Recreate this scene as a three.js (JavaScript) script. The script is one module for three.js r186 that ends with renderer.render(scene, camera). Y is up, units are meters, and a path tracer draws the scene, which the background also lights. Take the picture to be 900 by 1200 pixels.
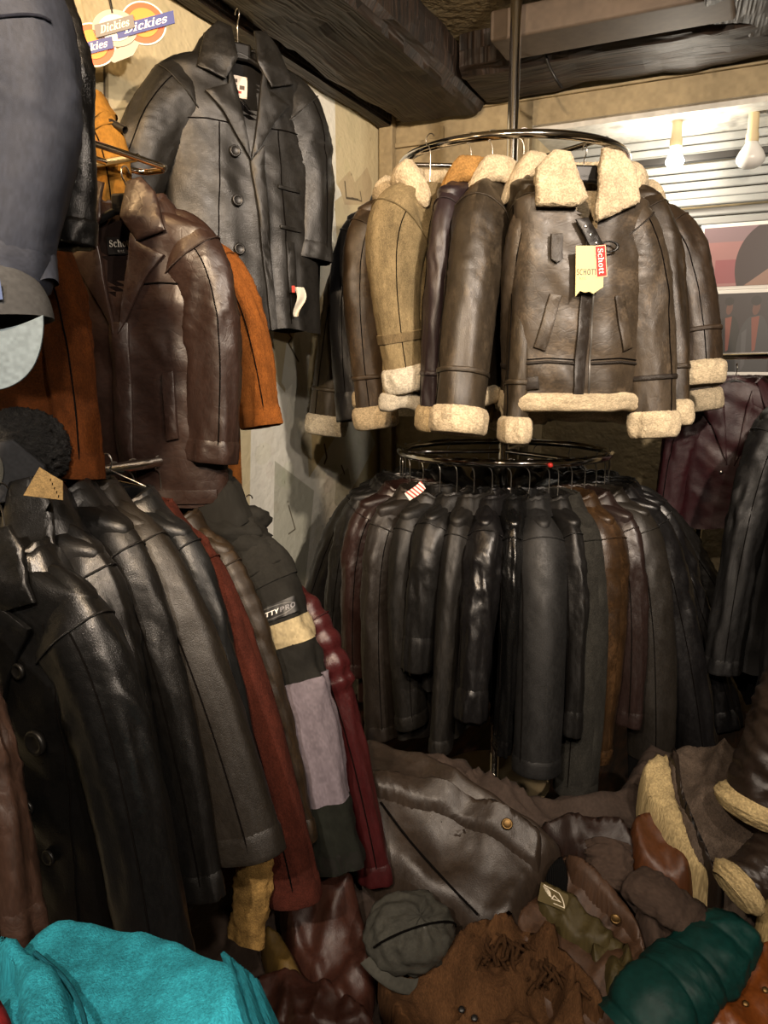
import * as THREE from 'three';
import { mergeGeometries, mergeVertices, toCreasedNormals } from 'three/addons/utils/BufferGeometryUtils.js';
import { TessellateModifier } from 'three/addons/modifiers/TessellateModifier.js';
import { RoundedBoxGeometry } from 'three/addons/geometries/RoundedBoxGeometry.js';
import { createNoise3D } from 'simplex-noise';

// ------------------------------------------------------------------ camera, light, exposure
const scene = new THREE.Scene();
scene.background = new THREE.Color(0x000000);
const F = 890, PITCH = 10.8 * Math.PI / 180, EYE = 1.6;
const camera = new THREE.PerspectiveCamera(2 * Math.atan(600 / F) * 180 / Math.PI, 0.75, 0.05, 30);
camera.position.set(0, EYE, 0);
camera.rotation.set(-PITCH, 0, 0);
camera.updateMatrixWorld();
scene.add(camera);
const renderer = new THREE.WebGLRenderer({ antialias: true });
renderer.toneMapping = THREE.LinearToneMapping;
renderer.toneMappingExposure = 1.3;
renderer.shadowMap.enabled = true;
// lamps of the shop: x, y, z, target, colour, candela, cone, kind
const LAMPS = [
  { at: [-0.30, 2.60, 0.05], to: [-0.60, 1.95, -2.3], col: 0xffdfb8, cd: 13, ang: 0.8 },
  { at: [0.95, 2.60, -0.35], to: [0.55, 1.85, -2.7], col: 0xffecd8, cd: 14, ang: 0.8 },
  { at: [0.25, 2.60, 0.55], to: [0.1, 1.1, -1.9], col: 0xffecd8, cd: 5, ang: 1.0 },
  { at: [-0.75, 2.60, 0.75], to: [-0.36, 0.8, -0.95], col: 0xffecd8, cd: 11, ang: 0.62 },
  { at: [-0.80, 2.64, -1.22], to: [-0.80, 2.0, -2.35], col: 0xffcf94, cd: 2.5, ang: 0.9 },
  { at: [1.15, 2.60, 0.85], to: [0.5, 1.4, -2.2], col: 0xffecd8, cd: 7, ang: 0.9 },
];

// ------------------------------------------------------------------ helpers
function P(px, py, d) {
  const x = (px - 450) / F, y = (600 - py) / F, c = Math.cos(PITCH), s = Math.sin(PITCH);
  const k = d / (c + y * s);
  return new THREE.Vector3(x * k, EYE + (y * c - s) * k, -d);
}
let rs = 7;
function rnd() { rs = (rs * 1664525 + 1013904223) >>> 0; return rs / 4294967296; }
const rr = (a, b) => a + (b - a) * rnd();
const N3 = createNoise3D((() => { let s = 12345; return () => { s = (s * 1664525 + 1013904223) >>> 0; return s / 4294967296; }; })());
const clamp = (x, a, b) => Math.max(a, Math.min(b, x));
const lerp = (a, b, t) => a + (b - a) * t;
const sst = (a, b, x) => { const t = clamp((x - a) / (b - a), 0, 1); return t * t * (3 - 2 * t); };
const ridge = (n) => 1 - Math.abs(n);
const V3 = (x, y, z) => new THREE.Vector3(x, y, z);
const used = {};
function numbered(n) { const k = used[n] = (used[n] ?? -1) + 1; return k ? n + '_' + String(k).padStart(3, '0') : n; }
function sh(o) { o.castShadow = true; o.receiveShadow = true; return o; }
function part(name, geo, mat, parent, label) {
  const m = sh(new THREE.Mesh(geo, mat)); m.name = name; parent.add(m);
  if (label) m.userData.label = label;
  return m;
}
function thing(name, label, category, group) {
  const g = new THREE.Group(); g.name = numbered(name); g.userData = { label, category };
  if (group) g.userData.group = group;
  scene.add(g); return g;
}
function tag(m, name, label, category, group) {
  m.name = numbered(name); m.userData = { label, category }; if (group) m.userData.group = group;
  sh(m); scene.add(m); return m;
}
function struct(name, geo, mat) { const m = sh(new THREE.Mesh(geo, mat)); m.name = name; m.userData.kind = 'structure'; scene.add(m); return m; }
function gridGeo(nu, nv, fn, closed) {
  const pos = [], uv = [], idx = [];
  for (let j = 0; j <= nv; j++) for (let i = 0; i <= nu; i++) {
    const p = fn(i / nu, j / nv); pos.push(p[0], p[1], p[2]); uv.push(p[3] ?? i / nu, p[4] ?? j / nv);
  }
  const W = nu + 1;
  for (let j = 0; j < nv; j++) for (let i = 0; i < nu; i++) {
    const a = j * W + i, b = a + 1, c = a + W, d = c + 1; idx.push(a, c, b, b, c, d);
  }
  const g = new THREE.BufferGeometry();
  g.setAttribute('position', new THREE.Float32BufferAttribute(pos, 3));
  g.setAttribute('uv', new THREE.Float32BufferAttribute(uv, 2));
  g.setIndex(idx); g.computeVertexNormals();
  orient(g, closed, nu, nv);
  return g;
}
function orient(g, closed, nu, nv) {
  let p = g.attributes.position, n = g.attributes.normal;
  const W = nu + 1; let s = 0;
  if (closed) {
    for (let j = 0; j <= nv; j++) {
      let cx = 0, cy = 0, cz = 0;
      for (let i = 0; i < nu; i++) { const k = j * W + i; cx += p.getX(k); cy += p.getY(k); cz += p.getZ(k); }
      cx /= nu; cy /= nu; cz /= nu;
      for (let i = 0; i < nu; i++) { const k = j * W + i; s += (p.getX(k) - cx) * n.getX(k) + (p.getY(k) - cy) * n.getY(k) + (p.getZ(k) - cz) * n.getZ(k); }
    }
    if (s < 0) {
      const id = g.index.array; for (let i = 0; i < id.length; i += 3) { const t = id[i]; id[i] = id[i + 1]; id[i + 1] = t; }
      g.computeVertexNormals(); n = g.attributes.normal;
    }
    for (let j = 0; j <= nv; j++) {
      const a = j * W, b = a + nu; const v = V3(n.getX(a) + n.getX(b), n.getY(a) + n.getY(b), n.getZ(a) + n.getZ(b)).normalize();
      n.setXYZ(a, v.x, v.y, v.z); n.setXYZ(b, v.x, v.y, v.z);
    }
  }
}
function tube(pts, r, seg = 24, rad = 8, closed = false) {
  return new THREE.TubeGeometry(new THREE.CatmullRomCurve3(pts.map((p) => Array.isArray(p) ? V3(...p) : p), closed), seg, r, rad, closed);
}
function box(w, h, d, x, y, z, r = 0) {
  const g = r ? new RoundedBoxGeometry(w, h, d, 2, r) : new THREE.BoxGeometry(w, h, d);
  g.translate(x, y, z); return g;
}

function setBase(g) { // moves the group's origin to the base of what it holds
  g.updateMatrixWorld(true); const b = new THREE.Box3().setFromObject(g), c = b.getCenter(V3()); c.y = b.min.y; g.position.sub(c).negate(); g.position.copy(c); for (const m of g.children) m.position.sub(c); return g;
}

// ------------------------------------------------------------------ textures (computed, tiling)
function tn(per, seed) {            // periodic value noise on [0,1)^2
  const a = new Float32Array(per * per); let s = seed * 7919 + 13;
  for (let i = 0; i < a.length; i++) { s = (s * 1664525 + 1013904223) >>> 0; a[i] = s / 4294967296; }
  return (u, v) => {
    const x = u * per, y = v * per, xi = Math.floor(x), yi = Math.floor(y);
    let fx = x - xi, fy = y - yi; fx = fx * fx * (3 - 2 * fx); fy = fy * fy * (3 - 2 * fy);
    const w = (n) => ((n % per) + per) % per;
    const i0 = w(xi), i1 = w(xi + 1), j0 = w(yi) * per, j1 = w(yi + 1) * per;
    return lerp(lerp(a[j0 + i0], a[j0 + i1], fx), lerp(a[j1 + i0], a[j1 + i1], fx), fy);
  };
}
function worley(per, seed) {
  const a = new Float32Array(per * per * 2); let s = seed * 104729 + 3;
  for (let i = 0; i < a.length; i++) { s = (s * 1664525 + 1013904223) >>> 0; a[i] = s / 4294967296; }
  return (u, v) => {
    const x = u * per, y = v * per, xi = Math.floor(x), yi = Math.floor(y); let d1 = 9, d2 = 9;
    for (let j = -1; j < 2; j++) for (let i = -1; i < 2; i++) {
      const k = (((yi + j) % per + per) % per * per + ((xi + i) % per + per) % per) * 2;
      const dx = xi + i + a[k] - x, dy = yi + j + a[k + 1] - y, d = dx * dx + dy * dy;
      if (d < d1) { d2 = d1; d1 = d; } else if (d < d2) d2 = d;
    }
    return Math.sqrt(d2) - Math.sqrt(d1);
  };
}
function tex(n, fn, srgb, rep = 1) {
  const d = new Uint8Array(n * n * 4);
  for (let j = 0; j < n; j++) for (let i = 0; i < n; i++) {
    const v = fn(i / n, j / n), k = (j * n + i) * 4;
    if (Array.isArray(v)) { d[k] = clamp(v[0], 0, 1) * 255; d[k + 1] = clamp(v[1], 0, 1) * 255; d[k + 2] = clamp(v[2], 0, 1) * 255; } else d[k] = d[k + 1] = d[k + 2] = clamp(v, 0, 1) * 255;
    d[k + 3] = 255;
  }
  const t = new THREE.DataTexture(d, n, n); t.wrapS = t.wrapT = THREE.RepeatWrapping; t.magFilter = THREE.LinearFilter; t.minFilter = THREE.LinearMipmapLinearFilter; t.generateMipmaps = true;
  if (srgb) t.colorSpace = THREE.SRGBColorSpace;
  t.repeat.set(rep, rep); t.needsUpdate = true; return t;
}
const n4 = tn(4, 1), n9 = tn(9, 2), n20 = tn(20, 3), n45 = tn(45, 4), n110 = tn(110, 5), n230 = tn(230, 6), w60 = worley(60, 1), w26 = worley(26, 2), w9 = worley(9, 3);
const fbm = (u, v) => n4(u, v) * .4 + n9(u, v) * .28 + n20(u, v) * .18 + n45(u, v) * .14;
// uv is in metres: repeat 1/size
const T = {
  leatherBump: tex(512, (u, v) => .35 * clamp(w60(u, v) * 2.2, 0, 1) + .3 * clamp(w26(u + .02 * n9(u, v), v) * 3, 0, 1) + .25 * n20(u, v) + .1 * n110(u, v), false, 1 / .16),
  creaseBump: tex(512, (u, v) => .5 * n9(u, v) + .28 * n20(u + .1 * n4(u, v), v) + .14 * clamp(w9(u + .1 * n9(u, v), v + .1 * n9(v, u)) * 5, 0, 1) + .08 * n110(u, v), false, 1 / .22),
  suedeBump: tex(512, (u, v) => .45 * n230(u, v) + .3 * n110(u, v) + .25 * n20(u, v), false, 1 / .2),
  woolBump: tex(512, (u, v) => .3 * n45(u, v) + .35 * n110(u, v) + .35 * n230(u, v), false, 1 / .14),
  mottle: tex(512, (u, v) => { const a = .80 + .25 * (fbm(u, v) - .5) + .12 * (n110(u, v) - .5); return a; }, true, 1 / .5),
  worn: tex(512, (u, v) => { const f = fbm(u, v), e = sst(.5, .8, fbm(v + .3, u) + .18 * (n110(u, v) - .5)); const a = .66 + .5 * (f - .5) + .28 * e + .12 * (n230(u, v) - .5); return [a * 1.0, a * .97, a * .9]; }, true, 1 / .45),
  nap: tex(512, (u, v) => { const a = .8 + .5 * (fbm(u, v) - .5) + .2 * (n230(u, v) - .5) + .1 * (n110(u, v) - .5); return a; }, true, 1 / .35),
  wool: tex(512, (u, v) => { const a = .84 + .35 * (fbm(u, v) - .5) + .22 * (n110(u, v) - .5); return [a, a * .985, a * .95]; }, true, 1 / .3),
  weave: tex(256, (u, v) => .5 + .25 * Math.sin(u * 6.2832 * 32) * Math.sin(v * 6.2832 * 32) + .25 * (n110(u, v) - .5), false, 1 / .05),
  rib: tex(256, (u) => .5 + .5 * Math.sin(u * 6.2832 * 12), false, 1 / .05),
  rough: tex(256, (u, v) => { const a = .62 + .26 * (fbm(u, v) - .5) + .1 * (n45(u, v) - .5); return [1, a, 1]; }, false, 1 / .3),
};
T.plaster = tex(512, (u, v) => .5 * fbm(u, v) + .3 * n45(u, v) + .2 * n110(u, v), false, 1);
T.dirt = tex(512, (u, v) => { const a = .86 + .34 * (fbm(u, v) - .5) - .22 * sst(.62, .75, fbm(v + .4, u + .2)) + .08 * (n110(u, v) - .5); return [a, a * .985, a * .95]; }, true, 1 / 1.6);
T.woodgrain = tex(512, (u, v) => { const g = n110(u, .1 * v) * .4 + n45(u + .02 * n4(u, v), .25 * v) * .4 + n20(u, v) * .2; const a = .5 + .7 * (g - .5) + .3 * (fbm(u, v) - .5); return [a, a * .93, a * .86]; }, true, 1);

const mc = {};
function mat(key, f) { return mc[key] ??= f(); }
function leather(hex, o = {}) {
  return mat('l' + hex + JSON.stringify(o), () => new THREE.MeshPhysicalMaterial({
    color: hex, roughness: (o.r ?? .46) / .62, roughnessMap: T.rough, map: o.worn ? T.worn : T.mottle, bumpMap: o.crease ? T.creaseBump : T.leatherBump,
    bumpScale: o.b ?? (o.crease ? .0009 : .00035), side: THREE.DoubleSide, clearcoat: o.cc ?? 0, clearcoatRoughness: .3, specularIntensity: o.sp ?? 1,
  }));
}
function suede(hex, o = {}) {
  return mat('s' + hex, () => new THREE.MeshPhysicalMaterial({ color: hex, roughness: .95, map: T.nap, bumpMap: T.suedeBump, bumpScale: .0016, side: THREE.DoubleSide, sheen: .35, sheenRoughness: .6, sheenColor: new THREE.Color(hex), specularIntensity: .3 }));
}
function fabric(hex, o = {}) {
  return mat('f' + hex + JSON.stringify(o), () => new THREE.MeshPhysicalMaterial({ color: hex, roughness: o.r ?? .85, map: T.mottle, bumpMap: T.weave, bumpScale: .0005, side: THREE.DoubleSide, specularIntensity: .5, sheen: o.sheen ?? 0, sheenRoughness: .5 }));
}
function wool(hex) {
  return mat('w' + hex, () => new THREE.MeshPhysicalMaterial({ color: hex, roughness: 1, map: T.wool, bumpMap: T.woolBump, bumpScale: .0028, side: THREE.DoubleSide, sheen: .4, sheenRoughness: .7, sheenColor: new THREE.Color(hex), specularIntensity: .2 }));
}
function knit(hex) { return mat('k' + hex, () => new THREE.MeshPhysicalMaterial({ color: hex, roughness: .95, bumpMap: T.rib, bumpScale: .004, side: THREE.DoubleSide, specularIntensity: .3 })); }
const M = {
  chrome: new THREE.MeshStandardMaterial({ color: 0xd8d4cc, metalness: 1, roughness: .12 }),
  steel: new THREE.MeshStandardMaterial({ color: 0xb9b6b0, metalness: 1, roughness: .28 }),
  brass: new THREE.MeshStandardMaterial({ color: 0x7d6440, metalness: 1, roughness: .5 }),
  blackPlastic: new THREE.MeshStandardMaterial({ color: 0x141312, roughness: .42 }),
  thread: new THREE.MeshPhysicalMaterial({ color: 0x0b0908, roughness: .95, specularIntensity: .1 }),
  lining: new THREE.MeshStandardMaterial({ color: 0x0e0c0b, roughness: .9, side: THREE.DoubleSide }),
};
function canvasTex(w, h, draw) {
  const c = document.createElement('canvas'); c.width = w; c.height = h; draw(c.getContext('2d'), w, h);
  const t = new THREE.CanvasTexture(c); t.colorSpace = THREE.SRGBColorSpace; return t;
}

// ------------------------------------------------------------------ room (a along the back wall, b along the left wall towards the camera)
const RA = Math.atan2(.44, .9), CORNER = V3(-0.015, 0, -3.8), CEIL = 2.86;
function room(m) { m.position.copy(CORNER); m.rotation.y = -RA; return m; }
function RW(a, y, b) { return V3(CORNER.x + a * Math.cos(RA) - b * Math.sin(RA), y, CORNER.z + a * Math.sin(RA) + b * Math.cos(RA)); }
function toRoom(v) { const dx = v.x - CORNER.x, dz = v.z - CORNER.z; return { a: dx * Math.cos(RA) + dz * Math.sin(RA), y: v.y, b: -dx * Math.sin(RA) + dz * Math.cos(RA) }; }
// where the sight line through a pixel meets the left wall / the back wall plane
function onLeft(px, py) { let lo = .3, hi = 8; for (let i = 0; i < 50; i++) { const m = (lo + hi) / 2; if (toRoom(P(px, py, m)).a > 0) lo = m; else hi = m; } return toRoom(P(px, py, lo)); }
function onBack(px, py, off = 0) { let lo = .3, hi = 8; for (let i = 0; i < 50; i++) { const m = (lo + hi) / 2; if (toRoom(P(px, py, m)).b > off) lo = m; else hi = m; } return toRoom(P(px, py, lo)); }
function uvBox(g, s = 1) {  // planar uv in metres from position and face normal
  g = g.index ? g.toNonIndexed() : g; g.computeVertexNormals();
  const p = g.attributes.position, n = g.attributes.normal, uv = new Float32Array(p.count * 2);
  for (let i = 0; i < p.count; i++) {
    const ax = Math.abs(n.getX(i)), ay = Math.abs(n.getY(i)), az = Math.abs(n.getZ(i));
    let u, v; if (ax >= ay && ax >= az) { u = p.getZ(i); v = p.getY(i); } else if (ay >= az) { u = p.getX(i); v = p.getZ(i); } else { u = p.getX(i); v = p.getY(i); }
    uv[i * 2] = u * s; uv[i * 2 + 1] = v * s;
  }
  g.setAttribute('uv', new THREE.BufferAttribute(uv, 2)); return g;
}
const plasterMat = (hex, bs = .004) => mat('p' + hex, () => { const b = T.plaster.clone(); b.repeat.set(1.2, 1.2); b.needsUpdate = true; return new THREE.MeshStandardMaterial({ color: hex, map: T.dirt, bumpMap: b, bumpScale: bs, roughness: .85, side: THREE.DoubleSide }); });
const RAw = 4.2, RBw = 5.6;
{
  // left wall: old cream and grey paint, with peeled edges where the photograph shows them
  const LW = 5.6, LH = 2.86;
  const t = canvasTex(2048, 1046, (c, w, h) => {
    const X = (b) => b / LW * w, Y = (y) => h - y / LH * h;
    c.fillStyle = '#cbbf9c'; c.fillRect(0, 0, w, h);
    const poly = (pts, col) => { c.fillStyle = col; c.beginPath(); pts.forEach(([px, py], i) => { const q = onLeft(px, py); i ? c.lineTo(X(q.b), Y(q.y)) : c.moveTo(X(q.b), Y(q.y)); }); c.closePath(); c.fill(); };
    // white painted boarding
    poly([[300, 10], [392, 78], [394, 215], [402, 228], [392, 236], [396, 300], [366, 372], [358, 480], [362, 560], [420, 470], [440, 520], [420, 560], [396, 600], [372, 660], [340, 760], [290, 760], [296, 380], [300, 200]], '#e4e3d8');
    poly([[322, 372], [350, 372], [344, 395], [338, 430], [334, 460], [318, 440]], '#b3a98c');
    poly([[336, 400], [352, 420], [350, 440], [336, 458], [330, 448]], '#cfcfc4');
    poly([[350, 392], [356, 430], [364, 470], [366, 540], [352, 520], [340, 470]], '#d4d4ca');
    poly([[322, 540], [348, 560], [368, 575], [362, 640], [352, 740], [318, 740]], '#b7b7a8');
    poly([[394, 560], [408, 548], [412, 570], [402, 600], [392, 590]], '#bdbcae');
    poly([[396, 215], [410, 200], [416, 214], [430, 196], [436, 214], [434, 240], [404, 240]], '#b8a888');
    // thin cracks and lifted edges
    c.strokeStyle = '#4b4334'; c.lineWidth = 2.2; c.lineJoin = 'round';
    const line = (pts, lw) => { c.lineWidth = lw ?? 2; c.beginPath(); pts.forEach(([px, py], i) => { const q = onLeft(px, py); i ? c.lineTo(X(q.b), Y(q.y)) : c.moveTo(X(q.b), Y(q.y)); }); c.stroke(); };
    line([[334, 384], [342, 396], [338, 402], [350, 424]], 3); line([[380, 520], [383, 536], [380, 544]], 4); line([[400, 545], [404, 556]], 3); line([[338, 592], [346, 620], [338, 626]], 2);
    line([[122, 60], [123, 140]], 3); line([[404, 212], [406, 232], [420, 234]], 3); line([[412, 232], [424, 236], [422, 224]], 2);
    c.strokeStyle = '#8d8266'; line([[90, 64], [126, 58]], 2); line([[125, 60], [126, 190]], 4); line([[126, 130], [210, 118]], 2);
    // grime
    let s = 5; const rn = () => { s = (s * 1664525 + 1013904223) >>> 0; return s / 4294967296; };
    for (let i = 0; i < 2600; i++) { c.fillStyle = `rgba(${90 + rn() * 60 | 0},${80 + rn() * 50 | 0},${55 + rn() * 40 | 0},${.02 + rn() * .05})`; const r = 1 + rn() * rn() * 26; c.beginPath(); c.ellipse(rn() * w, rn() * h, r, r * (.4 + rn()), rn() * 3, 0, 7); c.fill(); }
    for (let i = 0; i < 260; i++) { c.fillStyle = `rgba(70,60,40,${.2 + rn() * .3})`; c.fillRect(rn() * w, rn() * h, 1 + rn() * 3, 1 + rn() * 4); }
  });
  const g = box(.15, LH, LW, -.075, LH / 2, LW / 2); const gg = uvBox(g); const uv = gg.attributes.uv;
  for (let i = 0; i < uv.count; i++) { uv.setX(i, uv.getX(i) / LW); uv.setY(i, uv.getY(i) / LH); }
  const b = T.plaster.clone(); b.repeat.set(5, 3); b.needsUpdate = true;
  room(struct('wall_left', gg, new THREE.MeshStandardMaterial({ map: t, bumpMap: b, bumpScale: .005, roughness: .8 })));
  const backMat = plasterMat(0xb7a889);
  room(struct('wall_back', mergeGeometries([
    uvBox(box(.72, CEIL, .12, .36, CEIL / 2, -.06)),
    uvBox(box(RAw - .72, .26, .12, .72 + (RAw - .72) / 2, CEIL - .13, -.06)),
    uvBox(box(.1, CEIL, .36, .67, CEIL / 2, -.18)),
    uvBox(box(RAw - .62, CEIL, .12, .62 + (RAw - .62) / 2, CEIL / 2, -.42)),
  ]), backMat));
  room(struct('wall_right', uvBox(box(.15, CEIL, RBw + .7, RAw + .075, CEIL / 2, RBw / 2 - .35)), backMat));
  room(struct('wall_front', uvBox(box(RAw + .3, CEIL, .15, RAw / 2, CEIL / 2, RBw + .075)), backMat));
  room(struct('ceiling', uvBox(box(RAw + .3, .15, RBw + 1, RAw / 2, CEIL + .075, RBw / 2 - .35)), plasterMat(0x9b8c6c, .008)));
  const fl = T.woodgrain.clone(); fl.repeat.set(1.2, 1.2); fl.needsUpdate = true;
  room(struct('floor', uvBox(box(RAw + .3, .1, RBw + 1, RAw / 2, -.05, RBw / 2 - .35)), new THREE.MeshStandardMaterial({ map: fl, color: 0x6b4b33, roughness: .6 })));
  // soffit of the recess, white board
  room(struct('trim_1', uvBox(box(RAw - .72, .03, .36, .72 + (RAw - .72) / 2, 2.595, -.18)), plasterMat(0xf2f3f2, .001)));
  // mouldings
  room(struct('trim_2', mergeGeometries([box(.07, CEIL - .06, .05, .045, CEIL / 2 - .03, .02, .008), box(RAw, .012, .02, RAw / 2 + .08, 2.715, .008, .004), box(RAw, .05, .025, RAw / 2 + .08, CEIL - .06, .01, .006)].map((q) => uvBox(q))), backMat));
  room(struct('trim_3', mergeGeometries([box(.02, 1.9, .025, .70, 1.62, .01, .005), box(.24, .02, .02, .2, 2.60, .01, .004), box(.02, .05, .02, .31, 2.63, .01, .004), box(.6, .014, .02, .38, 2.0, .008, .004)].map((q) => uvBox(q))), backMat));
  // old dark beams
  const wg = T.woodgrain.clone(); wg.repeat.set(1.5, .6); wg.needsUpdate = true;
  const beamMat = new THREE.MeshStandardMaterial({ map: wg, color: 0x4a3a2e, roughness: .62, bumpMap: wg, bumpScale: .012 });
  function beam(w, h, l, seed, amp = .014) {
    const g0 = new THREE.BoxGeometry(w, h, l, 10, 5, Math.ceil(l / .06)); const p = g0.attributes.position;
    for (let i = 0; i < p.count; i++) {
      const x = p.getX(i), y = p.getY(i), z = p.getZ(i);
      const k = amp * (N3(x * 3 + seed, y * 3, z * 1.6) + .5 * N3(x * 9, y * 9 + seed, z * 5));
      const e = (Math.abs(x) > w * .45 ? 1 : 0) + (Math.abs(y) > h * .45 ? 1 : 0); const cut = e > 1 ? .018 : 0;
      p.setXYZ(i, x + Math.sign(x) * (k - cut), y + Math.sign(y) * (k - cut), z);
    }
    return uvBox(mergeVertices(g0));
  }
  const bl = beam(.42, .2, RBw - .1, 3); bl.translate(.3, CEIL - .08, RBw / 2);
  room(struct('trim_4', bl, beamMat));
  const rail = beam(.07, .08, RBw - .1, 8, .006); rail.translate(.045, CEIL - .14, RBw / 2);
  room(struct('trim_5', rail, beamMat));
  const bb = beam(.36, .16, RAw - .55, 5); bb.rotateY(Math.PI / 2); bb.translate(.53 + (RAw - .55) / 2, CEIL - .06, .2);
  room(struct('trim_6', bb, beamMat));
  const cross = beam(.28, .16, 2.6, 6); cross.rotateY(.1); cross.translate(1.65, CEIL - .05, 1.55);
  room(struct('trim_7', cross, beamMat));
  const duct = box(.78, .10, .2, 1.12, CEIL - .09, .52, .012);
  room(struct('trim_8', uvBox(duct), new THREE.MeshStandardMaterial({ color: 0x6d6055, map: T.dirt, roughness: .7 })));
}
// exposed cable on the beam
{
  const q = toRoom(P(655, 80, 3.25)); const g = tube([[q.a - .02, CEIL - .05, .38], [q.a, CEIL - .14, .37], [q.a + .03, CEIL - .2, .36], [q.a + .05, CEIL - .23, .33]], .006, 20, 6);
  room(tag(new THREE.Mesh(g, M.blackPlastic), 'cable_end', 'short dark cable end dangling from the back beam', 'cable'));
}

// ------------------------------------------------------------------ garment builder
// local frame: neck at the origin, x across the shoulders, y up, z out of the front; lengths in metres
function bodyFns(o) {
  const { S, W, H, L, D, Dh, nw, nd, slope, sd } = o;
  const w = (y) => {
    const q = -y, a = nw + q / slope;
    let s = lerp(S, W, sst(.03, .28, q)); s = lerp(s, H, sst(.28, L, q));
    const k = .03, h = clamp(.5 + .5 * (s - a) / k, 0, 1); return Math.max(.02, lerp(s, a, h) - k * h * (1 - h));
  };
  const d = (y) => { const q = -y; return lerp(lerp(nd, D, sst(0, .22, q)), Dh, sst(.3, L, q)); };
  const PW = 2.4;
  const fold = (x, y, s) => {
    const q = clamp(-y / L, 0, 1);
    const v = ridge(N3(x * 6.5 + sd, y * .9 + s * 3, sd * 1.7)) - .5;
    const e = N3(x * 5 + y * 4 + sd, y * 7, s * 2 + sd);
    const f = N3(x * 19 + sd, y * 16 + x * 9, s + sd);
    return o.fold * ((.2 + .8 * q) * v * 1.0 + .35 * e + .14 * f) * sst(0, .07, -y);
  };
  const front = (x, y) => { const ww = w(y), t = Math.min(1, Math.abs(x) / ww); return d(y) * Math.pow(Math.max(0, 1 - Math.pow(t, PW)), 1 / PW) + fold(x, y, 1) * Math.sqrt(Math.max(0, 1 - t * t)); };
  const back = (x, y) => { const ww = w(y), t = Math.min(1, Math.abs(x) / ww); return -d(y) * Math.pow(Math.max(0, 1 - Math.pow(t, PW)), 1 / PW) + fold(x, y, -1) * Math.sqrt(Math.max(0, 1 - t * t)); };
  return { w, d, fold, front, back, PW };
}
function torsoGeo(o, B, y0 = 0, y1 = -o.L, nu = 84, nv = 54, off = 0, disp) {
  return gridGeo(nu, nv, (u, v) => {
    const vv = (y0 === 0) ? Math.pow(v, 1.35) : v; const y = lerp(y0, y1, vv), a = u * Math.PI * 2 - Math.PI / 2 - Math.PI;
    const ww = B.w(y) + off, c = Math.cos(a), s = Math.sin(a);
    const x = ww * Math.sign(c) * Math.pow(Math.abs(c), 2 / B.PW);
    let z = (B.d(y) + off) * Math.sign(s) * Math.pow(Math.abs(s), 2 / B.PW);
    const t = Math.min(1, Math.abs(x) / ww);
    z += B.fold(x, y, s >= 0 ? 1 : -1) * Math.sqrt(1 - t * t);
    let k = 1; if (disp) { k = disp(x, y, s >= 0 ? 1 : -1); z += Math.sign(s) * k * Math.pow(Math.abs(s), .6); }
    return [x, y + (o.hemWave ? o.hemWave * vv * vv * N3(x * 5 + o.sd, s, 1) : 0), z, u * 4 * (o.W + o.D) * .7, y];
  }, true);
}
function sleeveFns(o, sg) {
  const a = sg > 0 ? { ...o.slv, ...(o.slR || {}) } : { ...o.slv, ...(o.slL || {}) };
  const yt = -(o.S - o.nw) * o.slope, y0 = yt - a.r0 * .62, x0 = o.S - .1;
  const p0 = V3(x0, -(x0 - o.nw) * o.slope - a.r0 * .98, 0), p3 = V3(o.S + a.out, y0 - a.len, a.fwd), p1 = V3(o.S - .012, yt - a.r0 * .72, 0), p2 = V3(lerp(o.S, p3.x, a.bend ?? .42) + .012, y0 - a.len * .42, a.fwd * .2 - (a.back ?? 0));
  const mix = (t, k0, k1, k2, k3) => V3(k0 * p0.x + k1 * p1.x + k2 * p2.x + k3 * p3.x, k0 * p0.y + k1 * p1.y + k2 * p2.y + k3 * p3.y, k0 * p0.z + k1 * p1.z + k2 * p2.z + k3 * p3.z);
  const c = (t) => { const q = 1 - t; return mix(t, q * q * q, 3 * q * q * t, 3 * q * t * t, t * t * t); };
  const tan = (t0) => { const t = Math.min(1, t0), q = 1 - t; return mix(t, -3 * q * q, 3 * q * q - 6 * q * t, 6 * q * t - 3 * t * t, 3 * t * t).normalize(); };
  const sd = o.sd + sg * 3.3;
  const pt = (t, an, off = 0) => {
    const tt = t, C = c(tt), Tn = tan(tt), Bz = V3(0, 0, 1), Nn = V3().crossVectors(Bz, Tn).normalize(); Bz.crossVectors(Tn, Nn).normalize();
    const cap = 1, capz = lerp(.62, 1, sst(0, .22, t));
    const k = lerp(1, a.r1 / a.r0, sst(.05, 1, t) * .65 + .35 * t);
    const cs = Math.cos(an), sn = Math.sin(an);
    const elbow = Math.exp(-Math.pow((t - .5) / .16, 2)), low = sst(.7, 1, t);
    let wv = (N3(t * 6 * a.len / .6 + cs * 1.4 + sd, sn * 1.4 + t * 1.5, sd) * (.25 + .5 * elbow + .4 * low) + .7 * N3(cs * 1.3 + sd, sn * 1.3, t * 1.8) + .5 * (Math.pow(ridge(N3(t * 8 + cs * 1.8 + sd, sn * 1.2 - t * 3, sd + 7)), 4) - .3) * (.2 + .9 * elbow + .5 * low) + .12 * N3(t * 26 + sd, cs * 2, sn * 2)) * a.wr;
    if (a.disp) wv += a.disp(t, an);
    const rx = (a.r0 * k + wv) * cap + off, rz = (a.rz * k + wv * .8) * capz + off;
    return [sg * (C.x + Nn.x * rx * cs + Bz.x * rz * sn), C.y + Nn.y * rx * cs + Bz.y * rz * sn, C.z + Nn.z * rx * cs + Bz.z * rz * sn];
  };
  return { pt, a, c, tan };
}
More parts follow.
